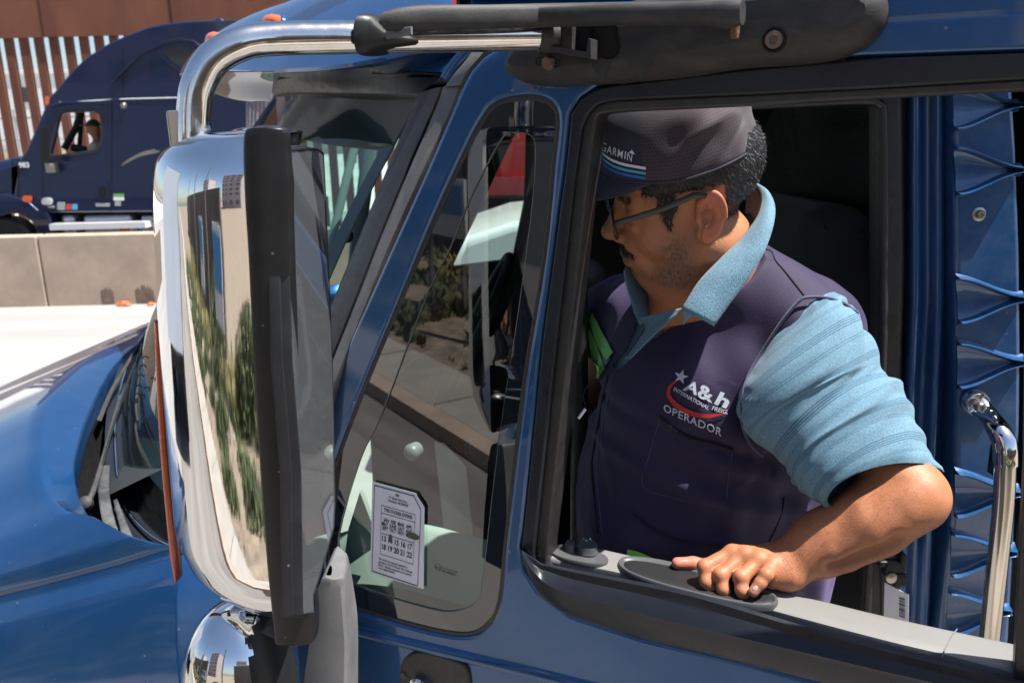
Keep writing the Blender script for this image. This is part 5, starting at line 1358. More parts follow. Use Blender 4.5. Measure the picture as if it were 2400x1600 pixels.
# head frame
_ph, _ps, _ro = R(12.5), R(5), R(-16)
hf = np.array([-math.cos(_ph) * math.cos(_ps), math.cos(_ph) * math.sin(_ps), -math.sin(_ph)])
hl = np.cross([0, 0, 1.], hf); hl /= np.linalg.norm(hl); hu = np.cross(hf, hl)
hl, hu = hl * math.cos(_ro) + hu * math.sin(_ro), None
hu = np.cross(hf, hl)
HB = np.stack([hf, hu, hl]); HO = np.array([.2555, 1.147, 2.3605])
def HL(a, b, l): return HO + hf * a + hu * b + hl * l
neckA, neckB = A3(WY(1662, 575, 1.17)), A3(WY(1690, 760, 1.21))
def head_sdf(P):
    q = (P - HO) @ HB.T                     # local: forward, up, left
    def E(c, r): return sd_ell(q, np.array(c), r)
    def K(a, b, r1, r2): return sd_cone(q, np.array(a, float), np.array(b, float), r1, r2)
    ql = q.copy(); ql[:, 2] = np.abs(ql[:, 2])  # both sides at once
    def E2(c, r): return sd_ell(ql, np.array(c), r)
    def K2(a, b, r1, r2): return sd_cone(ql, np.array(a, float), np.array(b, float), r1, r2)
    d = E((-.008, .052, 0), (.097, .082, .076))
    d = smin(d, E((.048, .040, 0), (.048, .045, .056)), .02)
    d = smin(d, E((.040, -.012, 0), (.060, .062, .060)), .02)
    d = smin(d, E2((.052, -.030, .032), (.036, .034, .030)), .02)
    d = smin(d, K2((-.002, -.050, .050), (.062, -.088, .018), .027, .026), .025)
    d = smin(d, E((.078, -.090, 0), (.022, .021, .024)), .018)
    d = smin(d, E((.080, -.056, 0), (.027, .028, .031)), .018)
    d = smin(d, E((.035, -.098, 0), (.052, .030, .046)), .02)
    d = smin(d, K2((.088, .030, .012), (.080, .030, .038), .011, .010), .012)
    # eye sockets and lids
    d = smax(d, -E2((.104, .010, .031), (.016, .014, .016)), .012)
    d = smin(d, E2((.080, .009, .031), (.0135, .0125, .0145)), .004)
    d = smin(d, K2((.092, -.004, .030), (.088, -.006, .042), .0045, .004), .010)     # bag under the eye
    # nose
    d = smin(d, K((.097, .016, 0), (.116, -.018, 0), .0085, .0115), .012)
    d = smin(d, E((.1185, -.022, 0), (.0135, .0115, .0125)), .008)
    d = smin(d, E2((.106, -.029, .0125), (.0105, .0085, .0075)), .006)
    # lips
    d = smin(d, E((.1035, -.0590, 0), (.0080, .0060, .023)), .006)
    d = smin(d, E((.1015, -.0715, 0), (.0085, .0065, .019)), .006)
    d = smax(d, -E((.112, -.0655, 0), (.009, .0012, .026)), .003)
    d = smin(d, K2((.094, -.040, .022), (.082, -.072, .033), .006, .007), .014)      # cheek fold
    d = smin(d, sd_cone(P, neckA, neckB, .063, .066), .03)
    nk = sd_cone(P, A3(WY(1605, 640, 1.165)), A3(WY(1585, 750, 1.215)), .045, .046); d = smin(d, nk, .03)
    # ear
    e0 = np.array([-.010, .002, .079]); T_ = R(14)
    qe = ql - e0; qx = qe[:, 0] * math.cos(T_) + qe[:, 1] * math.sin(T_); qy = -qe[:, 0] * math.sin(T_) + qe[:, 1] * math.cos(T_)
    flare = (qx * -.42); qz = qe[:, 2] - flare - .002
    w_ = np.where(qy > 0, 1.0, .82); rad = np.sqrt((qx / (.0185 * w_)) ** 2 + (qy / .0325) ** 2)
    plate_ = np.maximum((rad - 1) * .017, np.abs(qz) - .0032); plate_ = smax((rad - 1) * .017, np.abs(qz) - .0030, .004)
    rim_ = np.sqrt(((rad - .90) * .0185) ** 2 + (qz - .0035) ** 2) - .0040
    rim_ = np.where((qx > .008) & (qy < .012), np.maximum(rim_, .004), rim_)
    ear = smin(plate_, rim_, .004)
    anti = np.sqrt(((np.sqrt(((qx - .002) / .0110) ** 2 + ((qy + .001) / .0185) ** 2) - 1) * .012) ** 2 + (qz - .0030) ** 2) - .0030
    anti = np.where(qx > .006, .01, anti); ear = smin(ear, anti, .003)
    conch = sd_ell(np.stack([qx, qy, qz], 1), np.array([.004, -.002, .004]), (.0085, .0125, .0085)); ear = smax(ear, -conch, .003)
    trag = sd_ell(np.stack([qx, qy, qz], 1), np.array([.0135, -.004, .001]), (.0055, .0075, .0060)); ear = smin(ear, trag, .004)
    lobe = sd_ell(np.stack([qx, qy, qz], 1), np.array([.005, -.0275, .0]), (.0095, .0095, .0050)); ear = smin(ear, lobe, .006)
    d = smin(d, ear, .004)
    d = smax(d, -sd_ell(np.stack([qx, qy, qz], 1), np.array([.0075, -.002, -.002]), (.0040, .0050, .008)), .003)
    return d
Vh, Fh = sdf_mesh(head_sdf, HO - [.19, .16, .22], HO + [.17, .13, .17], .0019)
# ---- arm and hand
elb = A3(WY(2140, 1163, .985)); 
def J(px, py, y): return A3(WY(px, py, y))
wr = J(1832, 1322, 1.012)
MCP = [J(1716, 1297, 1.018), J(1748, 1303, 1.008), J(1778, 1313, .997), J(1808, 1327, .986)]
PIP = [J(1653, 1328, 1.004), J(1689, 1347, .990), J(1737, 1352, .977), J(1796, 1346, .966)]
DIP = [J(1656, 1362, .992), J(1694, 1379, .980), J(1738, 1382, .968), J(1783, 1366, .960)]
TIP = [J(1668, 1384, .992), J(1702, 1396, .982), J(1742, 1400, .972), J(1766, 1386, .957)]
RF = [(.0108, .0102, .0096, .0085), (.0110, .0104, .0097, .0086), (.0106, .0100, .0094, .0084), (.0096, .0090, .0084, .0074)]
thumb = [J(1745, 1316, 1.045), J(1668, 1326, 1.050), J(1625, 1320, 1.048), J(1588, 1319, 1.046)]
def arm_sdf(P):
    d = sd_cone(P, J(1960, 900, 1.13), elb, .052, .0385)
    d = smin(d, sd_cone(P, elb, J(2040, 1218, .992), .0395, .0435), .03)
    d = smin(d, sd_cone(P, J(2040, 1218, .992), J(1935, 1270, 1.006), .0435, .0385), .03)
    d = smin(d, sd_cone(P, J(1935, 1270, 1.006), wr, .0385, .0285), .03)
    d = smin(d, sd_cone(P, J(1950, 1262, .985), J(1862, 1338, .985), .012, .017), .02)       # ulnar side
    d = smin(d, sd_cone(P, J(2120, 1190, .965), J(1980, 1296, .975), .022, .016), .02)       # belly of the forearm
    d = smax(d, -sd_cone(P, J(2105, 1268, .943), J(1950, 1322, .968), .004, .003), .022)
    hnd = sd_cone(P, wr, J(1790, 1322, 1.008), .0275, .021)
    for i in range(4): hnd = smin(hnd, sd_cone(P, wr * .75 + MCP[i] * .25, MCP[i], .0165, RF[i][0] * 1.08), .013)
    hnd = smin(hnd, sd_cone(P, J(1840, 1350, .985), J(1810, 1352, .982), .0185, .0130), .016)    # heel of the hand
    hnd = smin(hnd, sd_cone(P, J(1800, 1340, 1.03), J(1700, 1345, 1.04), .018, .014), .014)      # palm and ball of the thumb
    d = smin(d, hnd, .018)
    # tendons and knuckles
    for i in range(4):
        d = smin(d, sd_cone(P, wr * .55 + MCP[i] * .45 + np.array([0, -.002, .010]), MCP[i] + np.array([0, 0, .0045]), .0040, .0055), .010)
        d = smin(d, np.linalg.norm(P - MCP[i] - np.array([0, -.001, .0035]), axis=1) - RF[i][0] * .62, .010)
    fing = None
    for i in range(4):
        a = smin(sd_cone(P, MCP[i], PIP[i], RF[i][0], RF[i][1]), sd_cone(P, PIP[i], DIP[i], RF[i][1], RF[i][2]), .004)
        a = smin(a, np.linalg.norm(P - PIP[i] - np.array([-.001, -.001, .001]), axis=1) - RF[i][1] * .98, .004)
        a = smin(a, sd_cone(P, DIP[i], TIP[i], RF[i][2], RF[i][3]), .003)
        fing = a if fing is None else smin(fing, a, .0022)
    d = smin(d, fing, .006)
    t = smin(sd_cone(P, thumb[0], thumb[1], .0150, .0115), sd_cone(P, thumb[1], thumb[2], .0115, .0105), .005); t = smin(t, sd_cone(P, thumb[2], thumb[3], .0105, .0085), .004)
    d = smin(d, t, .004)
    # wrinkles over the wrist and the skin's own unevenness
    w_ = np.exp(-(np.linalg.norm(P - J(1835, 1320, 1.0), axis=1) / .030) ** 2)
    ax_ = (wr - elb) / np.linalg.norm(wr - elb); d = d + .0006 * w_ * np.sin((P @ ax_) * 1500)
    return d + .0005 * smooth_noise(P, 160, 2) + .0006 * smooth_noise(P, 40, 1)
lo_ = np.minimum.reduce([elb - .06, thumb[3] - .03, TIP[3] - .03, J(1960, 900, 1.13) - .07]); hi_ = np.maximum.reduce([elb + .06, J(1960, 900, 1.13) + .07])
Va, Fa = sdf_mesh(arm_sdf, lo_, hi_, .0019)
# torso core joining head, arms (under the clothes)
def core_sdf(P):
    d = sd_cone(P, J(1700, 800, 1.26), J(1660, 1250, 1.30), .095, .12)
    d = smin(d, sd_cone(P, J(1930, 840, 1.16), J(1470, 780, 1.43), .06, .06), .05)
    d = smin(d, sd_cone(P, J(1945, 860, 1.15), J(1990, 950, 1.11), .055, .05), .03)
    d = smin(d, sd_cone(P, J(1690, 640, 1.20), J(1690, 800, 1.25), .06, .08), .04)
    far = smin(sd_cone(P, J(1430, 800, 1.48), J(1405, 900, 1.47), .05, .04), sd_cone(P, J(1405, 900, 1.47), J(1290, 1010, 1.40), .036, .028), .02)
    far = smin(far, sd_ell(P, J(1262, 1040, 1.385), (.045, .022, .022)), .015)
    return smin(d, far, .02)
Vc, Fc_ = sdf_mesh(core_sdf, (-.05, .95, 1.6), (.75, 1.62, 2.5), .006)
V = np.concatenate([Vh, Va, Vc]); Fq = np.concatenate([Fh, Fa + len(Vh), Fc_ + len(Vh) + len(Va)])
# skin colour: stubble, lips, ear, knuckles
base = np.array([.42, .168, .080]); colr = np.tile(base, (len(V), 1))
q = (V - HO) @ HB.T; qa, qb, ql_ = q[:, 0], q[:, 1], np.abs(q[:, 2]); ishead = np.arange(len(V)) < len(Vh)
nz = smooth_noise(V, 260, 4) * .5 + smooth_noise(V, 700, 5) * .5; nz2 = smooth_noise(V, 70, 6)
nz3 = smooth_noise(V, 25, 13)
colr *= (1 + .08 * nz[:, None] + .09 * nz2[:, None]); colr *= 1 + nz3[:, None] * np.array([.03, .09, .12])
def blend(mask, c): 
    global colr
    mk = np.clip(mask, 0, 1)[:, None]; colr = colr * (1 - mk) + np.array(c) * mk
def g2d(a, b, ca, cb, ra, rb): return np.exp(-(((a - ca) / ra) ** 2 + ((b - cb) / rb) ** 2))
H1 = ishead.astype(float)
blend(H1 * .35 * g2d(qa, qb, .06, -.02, .03, .025), (.46, .15, .09))
blend(H1 * np.clip((g2d(qa, qb, .040, -.055, .022, .035) * 1.1 + g2d(qa, qb, .052, -.088, .03, .018) * .9) * (.75 + .5 * nz), 0, .62), (.085, .048, .034))
blend(H1 * .8 * np.clip(g2d(qa, qb, .040, .020, .011, .022) * 1.3 * (ql_ > .045), 0, .85), (.05, .03, .022))
blend(H1 * .6 * np.clip(g2d(qa, qb, .088, -.085, .018, .014) * (.8 + .4 * nz), 0, 1), (.13, .07, .05))
blend(H1 * .55 * (qa > .085) * np.exp(-((qb + .049 + .10 * np.maximum(ql_ - .012, 0)) / .0055) ** 2) * np.clip((.036 - ql_) / .010, 0, 1) * (.8 + .3 * nz), (.06, .04, .035))
blend(H1 * .7 * (qa > .095) * (np.exp(-((qb + .066) / .007) ** 2)) * np.clip((.026 - ql_) / .006, 0, 1), (.30, .09, .075))
blend(H1 * np.clip((q[:, 2] - .079) / .010, 0, .55) * (np.abs(qa + .01) < .035) * (np.abs(qb) < .04), (.55, .15, .10))
hd_ = ~ishead & (np.arange(len(V)) < len(Vh) + len(Va))
for p_ in PIP + MCP: blend(hd_ * .35 * np.exp(-(np.linalg.norm(V - p_, axis=1) / .011) ** 2), (.42, .12, .07))
blend(hd_ * .6 * np.exp(-(np.linalg.norm(V - thumb[3], axis=1) / .035) ** 2), (.62, .17, .13))
blend(hd_ * .4 * np.clip(1 - np.linalg.norm(V - TIP[3], axis=1) / .02, 0, 1), (.58, .25, .17))
M['skin'] = mat('tanned_skin', (.4, .175, .09), .50, bump=.6, bscale=520, bdist=.0009, sss=.07, spec=.40, rvar=.08, dscale=60)
nd = M['skin'].node_tree; ca_ = nd.nodes.new('ShaderNodeVertexColor'); ca_.layer_name = 'tone'; nd.links.new(ca_.outputs[0], nd.nodes['Principled BSDF'].inputs['Base Color'])
nd.nodes['Principled BSDF'].inputs['Subsurface Radius'].default_value = (1, .35, .18)
person = np_mesh('person', V, Fq, M['skin'], None, colr)
tag(person, 'man in dark cap, glasses and navy vest leaning with one hand on the door armrest', 'person')
# nail of the little finger
mb = MB(); c_ = Vector(J(1772, 1379, .953)); 
V_ = []; 
ax1 = Vector(TIP[3] - DIP[3]).normalized(); vdir = (CAM - c_).normalized(); vdir = (vdir + Z * .6).normalized(); sx_ = ax1.cross(vdir).normalized(); nrm_ = sx_.cross(ax1).normalized()
if nrm_.dot(vdir) < 0: nrm_ = -nrm_
ctr = Vector(TIP[3]) * .62 + Vector(DIP[3]) * .38 + nrm_ * .0070
prof = []
for s_, h in ((1.0, -.0008), (.8, .0003), (.4, .0009), (.05, .001)):
    for k in range(20):
        t = 2 * math.pi * k / 20; V_.append(ctr + ax1 * math.cos(t) * .0062 * s_ + sx_ * math.sin(t) * .0048 * s_ + nrm_ * (h - .0022 * (math.sin(t) * s_) ** 2))
Fn = [(i * 20 + k, i * 20 + (k + 1) % 20, (i + 1) * 20 + (k + 1) % 20, (i + 1) * 20 + k) for i in range(3) for k in range(20)]
mesh('fingernail', V_, Fn, mat('fingernail', (.62, .38, .32), .25, coat=.3), person)

# ---- vest
M['vest'] = mat('navy_vest_cloth', (.0125, .006, .035), .75, bump=.6, bscale=700, bdist=.0008, sheen=.22, var=.12, vscale=12)
sb = M['vest'].node_tree.nodes['Principled BSDF']; sb.inputs['Sheen Tint'].default_value = (.55, .45, .85, 1)
S1, S2_ = J(1868, 800, 1.165), J(1462, 760, 1.43)
def vest_sdf(P):
    d = sd_cone(P, S1, S2_, .085, .085)
    d = smin(d, sd_ell(P, J(1640, 930, 1.255), (.165, .165, .19)), .06)
    d = smin(d, sd_ell(P, J(1592, 1180, 1.275), (.180, .178, .21)), .06)
    d = smin(d, sd_cone(P, J(1790, 900, 1.26), J(1760, 1300, 1.34), .13, .15), .06)
    d = smin(d, sd_cone(P, J(1735, 640, 1.205), J(1900, 755, 1.165), .052, .060), .05)
    d = smin(d, sd_cone(P, J(1600, 700, 1.24), J(1470, 740, 1.40), .05, .06), .05)
    d = smin(d, sd_cone(P, J(1705, 690, 1.20), J(1690, 800, 1.23), .076, .10), .03)
    # neck opening
    d = smax(d, -sd_cone(P, J(1668, 600, 1.17), J(1655, 680, 1.18), .070, .036), .010)
    f_ = .0045 * smooth_noise(P * [1, 1, 1.8], 26, 7) + .0022 * smooth_noise(P * [1.6, 1, 1], 70, 8)
    # long folds across the lower belly and below the arm
    zz = P[:, 2] - A3(WY(1640, 1150, 1.05))[2]
    f_ += .006 * np.exp(-((zz + .35 * (P[:, 0] - .25) + .02) / .012) ** 2) - .006 * np.exp(-((zz + .30 * (P[:, 0] - .25) - .055) / .012) ** 2)
    ma_ = np.exp(-(np.linalg.norm(P - J(1800, 1150, 1.12), axis=1) / .11) ** 2)
    f_ += .0045 * ma_ * np.sin((P[:, 2] * 1.0 + P[:, 0] * .55) * 95 + 2 * smooth_noise(P, 12, 9)) + .0012 * smooth_noise(P, 150, 10) * (smooth_noise(P, 20, 12) > 0)
    return d - f_
Vv, Fv = sdf_mesh(vest_sdf, (-.02, .98, 1.55), (.70, 1.62, 2.42), .0034)
px_, py_ = project(Vv)
vcut = [(1500,560),(1484,690),(1492,760),(1470,822),(1434,858),(1452,862),(1492,822),(1530,792),(1600,745),(1660,700),(1760,600),(1760,560)]
front = Vv[:, 1] < 1.33
cutv = inpoly(px_, py_, vcut) & front
arm_hole = crom([(1887,697),(1930,697),(1975,708),(2016,738),(2060,800),(2200,900),(2200,1200),(1900,1200),(1830,1085),(1790,1064),(1762,1045),(1742,1005),(1737,960),(1746,897),(1770,850),(1803,797),(1845,735)], 3, True)
keepF = ~(cutv[Fv].any(1))
Fv = Fv[keepF]
vest = np_mesh('vest', Vv, Fv, M['vest'], person)
vest['label'] = 'navy work vest with a printed logo'
def shirt_sdf(P): 
    d = vest_sdf(P) + .010
    return smax(d, -(P[:, 2] - (A3(WY(1640, 700, 1.1))[2] - .30)) * -1 if False else d - 1, .001)
M['shirt'] = mat('pale_blue_shirt', (.115, .225, .30), .85, bump=1., bscale=700, bdist=.0010, sheen=.2, var=.30, vscale=520, stretch=(1, 1, .5))
def stripe_shirt():
    m = mat('striped_shirt_sleeve', (.115, .225, .30), .85, bump=.9, bscale=800, bdist=.0008, sheen=.2, var=.26, vscale=420)
    n = m.node_tree.nodes; l = m.node_tree.links; b = n['Principled BSDF']
    src = b.inputs['Base Color'].links[0].from_socket
    uv = n.new('ShaderNodeUVMap'); sp = n.new('ShaderNodeSeparateXYZ'); l.new(uv.outputs[0], sp.inputs[0])
    cr_ = n.new('ShaderNodeValToRGB'); cr_.color_ramp.interpolation = 'LINEAR'
    el = cr_.color_ramp.elements; el[0].position = 0; el[0].color = (0, 0, 0, 1); el[1].position = 1; el[1].color = (0, 0, 0, 1)
    def line(p, w_, v): 
        for q_, c in ((p - w_, 0), (p - w_ * .5, v), (p + w_ * .5, v), (p + w_, 0)):
            e = el.new(q_); e.color = (c, c, c, 1)
    for p in (.30, .36, .42, .48): line(p, .018, 1)
    for p in (.78, .84): line(p, .014, .7)
    mm = n.new('ShaderNodeMath'); mm.operation = 'MULTIPLY'; mm.inputs[1].default_value = 6.2; l.new(sp.outputs[1], mm.inputs[0])
    fr_ = n.new('ShaderNodeMath'); fr_.operation = 'FRACT'; l.new(mm.outputs[0], fr_.inputs[0]); l.new(fr_.outputs[0], cr_.inputs[0])
    x = n.new('ShaderNodeMix'); x.data_type = 'RGBA'; l.new(cr_.outputs[0], x.inputs[0]); l.new(src, x.inputs[6]); x.inputs[7].default_value = (.035, .10, .17, 1)
    l.new(x.outputs[2], b.inputs['Base Color']); return m
M['shirt_striped'] = stripe_shirt()
# shirt body seen in the opening of the vest
def shirt_sdf(P):
    d = vest_sdf(P) + .009
    pass
    return d
Vs, Fs_ = sdf_mesh(shirt_sdf, (.02, 1.0, 1.85), (.62, 1.55, 2.42), .004)
sx0, sy0 = project(Vs)
shirt = np_mesh('shirt', Vs, Fs_[~(inpoly(sx0, sy0, [(1508,560),(1512,745),(1519,758),(1575,735),(1625,690),(1700,600)])[Fs_] & (Vs[:, 1] < 1.30)[Fs_]).any(1)], M['shirt'], person)
shirt['label'] = 'light blue short sleeved shirt'
# sleeve
Ls = [(1812,775),(1765,860),(1738,945),(1750,1020),(1800,1068),(1850,1113),(1893,1158),(1933,1199)]
Rs = [(1948,692),(2010,730),(2052,800),(2072,858),(2096,905),(2135,965),(2178,1040),(2211,1106)]
Ys = [1.135,1.12,1.10,1.085,1.065,1.045,1.02,1.0]
rows = []; NR, NT_ = 72, 64
Lc, Rc, Yc = crom(Ls, 12), crom(Rs, 12), crom([(y,) for y in Ys], 12); m_ = len(Lc)
cents = []
for i in range(NR):
    k = i * (m_ - 1) / (NR - 1); j = min(int(k), m_ - 2); t = k - j
    L_ = np.array(Lc[j]) * (1 - t) + np.array(Lc[j + 1]) * t; R_ = np.array(Rc[j]) * (1 - t) + np.array(Rc[j + 1]) * t; y = Yc[j][0] * (1 - t) + Yc[j + 1][0] * t
    cents.append((Vector(A3(WY(L_[0], L_[1], y))), Vector(A3(WY(R_[0], R_[1], y - .01)))))
for i, (L_, R_) in enumerate(cents):
    t = i / (NR - 1); c = (L_ + R_) / 2; H_ = (R_ - L_) / 2; a0, a1 = cents[max(0, i - 2)], cents[min(NR - 1, i + 2)]
    axd = ((a1[0] + a1[1]) - (a0[0] + a0[1])).normalized(); Nn = (CAM - c).normalized(); Nn = (Nn - axd * Nn.dot(axd)).normalized()
    hw = H_.length; rd = hw * (.72 + .05 * t)
    row = []
    for k in range(NT_):
        th = 2 * math.pi * k / NT_; cs_, sn = math.cos(th), math.sin(th)
        # cloth folds: long creases running from the outer arm towards the armpit
        q = t * 9.5 + 1.25 * math.cos(th + .5) + .5 * math.sin(2 * th + t * 4) + 1.6 * mnoise.noise(Vector((t * 2.6, cs_ * .8, sn * .8)))
        fold = (max(0, math.sin(q * 2.3)) ** 2.2) * .0075 * (.5 + 1.2 * abs(mnoise.noise(Vector((t * 3.3, cs_ * 1.5, 2))))) + .0035 * math.sin(q * 4.1 + 1.3) * (.5 + .5 * cs_) + .0035 * mnoise.noise(Vector((cs_ * 1.6, sn * 1.6, t * 7)))
        fold *= (1 - .55 * t) * (.25 + .75 * min(1, t * 5)) * (.45 + .55 * max(0, (cs_ + .6) / 1.6))
        fold += .0034 * math.sin(q * 7.3 + 3 * mnoise.noise(Vector((t * 4, cs_ * 2, 5)))) * max(0, mnoise.noise(Vector((t * 5, cs_ * 2, sn * 2 + 9))) + .25)
        fold += .007 * math.sin(q * 1.15) * (1 - .3 * t)
        fl = .0035 * math.sin(th * 3 + 1) * t ** 3
        if t > .96: fl -= (t - .96) * .06
        r_ = 1 + (fold + fl) / max(hw, .01)
        back = max(0, sn) * hw * (.34 * t ** 2 + .05)
        row.append(c + H_ * cs_ * r_ + Nn * sn * rd * r_ - axd * back)
    rows.append(row)
# cuff turned inside
last = rows[-1]; cc = sum(last, Vector()) / len(last)
rows.append([cc + (p - cc) * .975 + Vector((.002, 0, .002)) for p in last]); rows.append([cc + (p - cc) * .93 + (rows[-12][k] - last[k]) * .4 for k, p in enumerate(last)])
V = [p for r in rows for p in r]; Fc = []; nr = len(rows)
for i in range(nr - 1):
    for k in range(NT_): k2 = (k + 1) % NT_; Fc.append((i * NT_ + k, i * NT_ + k2, (i + 1) * NT_ + k2, (i + 1) * NT_ + k))
uvs = [(k / NT_, i / (nr - 1) + .05 * math.cos(2 * math.pi * k / NT_)) for i in range(nr) for k in range(NT_)]
slv = mesh('shirt_sleeve', V, Fc, M['shirt_striped'], shirt, ang=80, uvs=uvs)
# stitched edge of the armhole
from mathutils.bvhtree import BVHTree
def bvh_of(o):
    me = o.data; return BVHTree.FromPolygons([v.co.copy() for v in me.vertices], [tuple(p.vertices) for p in me.polygons])
BV = bvh_of(vest); BS = bvh_of(slv)
def on(bv, px, py, off=.0006, dflt=1.1):
    d = ray(px, py); h = bv.ray_cast(CAM, d)
    if h[0] is None: return CAM + d * (dflt / d.y)
    n_ = h[1]; n_ = n_ if n_.dot(d) < 0 else -n_
    return h[0] + n_ * off
hole = crom([(1790,1068),(1762,1046),(1742,1005),(1737,960),(1746,899),(1770,850),(1803,797),(1838,745),(1872,706),(1887,697),(1930,696),(1975,708),(2012,735)], 5)
pts = []
for p in hole:
    a = on(BV, *p, off=0); b = on(BS, *p, off=0); pts.append(a if a.y < b.y else b)
for _ in range(6): pts = [pts[0]] + [(pts[i - 1] + pts[i] * 2 + pts[i + 1]) / 4 for i in range(1, len(pts) - 1)] + [pts[-1]]
M['piping'] = mat('vest_piping', (.035, .035, .09), .7, sheen=.4)
tube('armhole_piping', [p + (CAM - p).normalized() * .0012 for p in pts], .0024, M['piping'], vest, 10)
def seam_on(bv, pts, r, m, parent, name, off=.0004, sub=6):
    P = [on(bv, *p, off=off) for p in crom(pts, sub)]
    for _ in range(2): P = [P[0]] + [(P[i - 1] + P[i] * 2 + P[i + 1]) / 4 for i in range(1, len(P) - 1)] + [P[-1]]
    return tube(name, P, r, m, parent, 8)
M['seamdark'] = mat('dark_seam', (.006, .005, .012), .9)
seam_on(BV, [(1795,585),(1808,590),(1818,612),(1836,632),(1862,664),(1884,692)], .0012, M['seamdark'], vest, 'yoke_seam')
seam_on(BV, [(1838,1165),(1832,1200),(1815,1245),(1800,1275),(1806,1292)], .0011, M['seamdark'], vest, 'side_seam')
seam_on(BV, [(1500,790),(1470,822),(1436,856),(1418,915),(1402,1000),(1388,1085),(1392,1150),(1402,1250)], .0022, M['seamdark'], vest, 'zipper')
seam_on(BV, [(1505,800),(1476,832),(1444,864),(1428,920),(1412,1004),(1399,1087),(1402,1150),(1412,1250)], .0010, M['piping'], vest, 'zipper_edge')
def patch(bv, quad, nu, nv, m, parent, name, off=.0012, thick=.0):
    (x0, y0), (x1, y1), (x2, y2), (x3, y3) = quad; rows = []
    for j in range(nv + 1):
        t = j / nv; rows.append([on(bv, (x0 * (1 - t) + x3 * t) * (1 - s_ / nu) + (x1 * (1 - t) + x2 * t) * s_ / nu, (y0 * (1 - t) + y3 * t) * (1 - s_ / nu) + (y1 * (1 - t) + y2 * t) * s_ / nu, off=off) for s_ in range(nu + 1)])
    return grid(name, rows, m, parent, ang=80)
pk = None and patch(BV, [(1548,975),(1718,1050),(1690,1196),(1505,1140)], 14, 12, M['vest'], vest, 'chest_pocket', .0022)
seam_on(BV, [(1548,975),(1524,1060),(1505,1140),(1590,1168),(1690,1196),(1706,1120),(1718,1052)], .0006, M['piping'], vest, 'pocket_stitch')
seam_on(BV, [(1546,974),(1580,1003),(1625,1025),(1672,1036),(1718,1050)], .0020, M['seamdark'], vest, 'pocket_mouth', off=.003)
pk2 = None and patch(BV, [(1484,1205),(1700,1275),(1680,1330),(1478,1310)], 12, 6, M['vest'], vest, 'lower_pocket', .0025)
seam_on(BV, [(1484,1203),(1530,1238),(1600,1266),(1700,1277)], .0018, M['seamdark'], vest, 'pocket_mouth', off=.0035)
M['hivis'] = mat('hi_vis_green', (.22, .62, .10), .5, bump=.3, bscale=400, sheen=.2); M['reflect'] = mat('grey_reflective_tape', (.10, .13, .14), .4, bump=.3, bscale=300)
def decal(bv, polys, m, parent, name, off=.0015, fallback=1.1, sub=0):
    mb = MB()
    for pts in polys: mb.add([on(bv, *p, off=off, dflt=fallback) for p in pts], [tuple(range(len(pts)))])
    return mb.mesh(name, m, parent, smooth=False)
def bandpatch(bv, c0, c1, m, parent, name, off=.0042, n=10):
    rows = []
    A_, B_ = crom(c0, 8), crom(c1, 8)
    for j in range(n + 1):
        t = j / n; rows.append([on(bv, a[0] * (1 - t) + b[0] * t, a[1] * (1 - t) + b[1] * t, off=off, dflt=1.22) for a, b in zip(A_, B_)])
    return grid(name, rows, m, parent, ang=80)
bandpatch(BV, [(1386,770),(1392,810),(1400,850),(1412,876)], [(1390,748),(1404,785),(1420,820),(1434,842)], M['reflect'], vest, 'reflective_tape', .0036)
bandpatch(BV, [(1387,752),(1398,788),(1412,820),(1427,846)], [(1393,733),(1411,765),(1431,806),(1442,828)], M['hivis'], vest, 'hi_vis_strip', .0050)
bandpatch(BV, [(1384,785),(1388,820),(1396,856),(1407,888)], [(1386,768),(1402,801),(1413,834),(1423,866)], M['hivis'], vest, 'hi_vis_strip', .0050)
bandpatch(BV, [(1473,1284),(1500,1290),(1545,1310),(1590,1335)], [(1472,1318),(1500,1330),(1545,1345),(1590,1360)], M['hivis'], vest, 'hi_vis_strip', .0050)
# printed logo
M['print_white'] = mat('white_print', (.46, .49, .56), .6); M['print_red'] = mat('red_print', (.42, .015, .02), .6)
def text_px(s, org, ux, uy, bold=.0, shear=0., space=1.0):
    """text laid on the cloth: org = baseline start, ux = end of the line, uy = cap height vector (pixels)"""
    v, f = text_geo(s, 1.0, bold=bold, shear=shear, space=space); xs = [q.x for q in v]; x0, w_ = min(xs), max(xs) - min(xs)
    return [((org[0] + (q.x - x0) / w_ * ux[0] + q.y / .7 * uy[0]), (org[1] + (q.x - x0) / w_ * ux[1] + q.y / .7 * uy[1])) for q in v], f
def put_text(bv, items, m, parent, name, off=.0032):
    mb = MB()
    for P, f in items: mb.add([on(bv, *p, off=off) for p in P], f)
    return mb.mesh(name, m, parent, smooth=False)
star = []
for k in range(10):
    a = -math.pi / 2 + k * math.pi / 5 + .30 + math.pi / 5; r_ = 17.5 if k % 2 else 7.2; star.append((1598 + r_ * math.cos(a), 883 + r_ * math.sin(a)))
items = [text_px('A', (1602,912), (31,13), (9,-24), .03, .05), text_px('&', (1634,928), (34,14), (5,-31), .03), text_px('h', (1672,944), (32,12), (6,-30), .035, .2)]
items += [text_px('INTERNATIONAL', (1580,914), (78,45), (3,-8), .012, .2), text_px('FREIG.', (1666,959), (37,11), (2,-10), .012, .2)]
lg = put_text(BV, items, M['print_white'], vest, 'logo_lettering')
decal(BV, [[(1598,883)] + [star[k], star[(k + 1) % 10]] for k in range(10)], M['print_white'], vest, 'logo_star', .0032)
arcx = crom([(1590,890),(1573,905),(1569,924),(1580,942),(1600,957),(1625,968),(1650,973),(1675,972),(1703,966)], 4); rows_o, rows_i = [], []
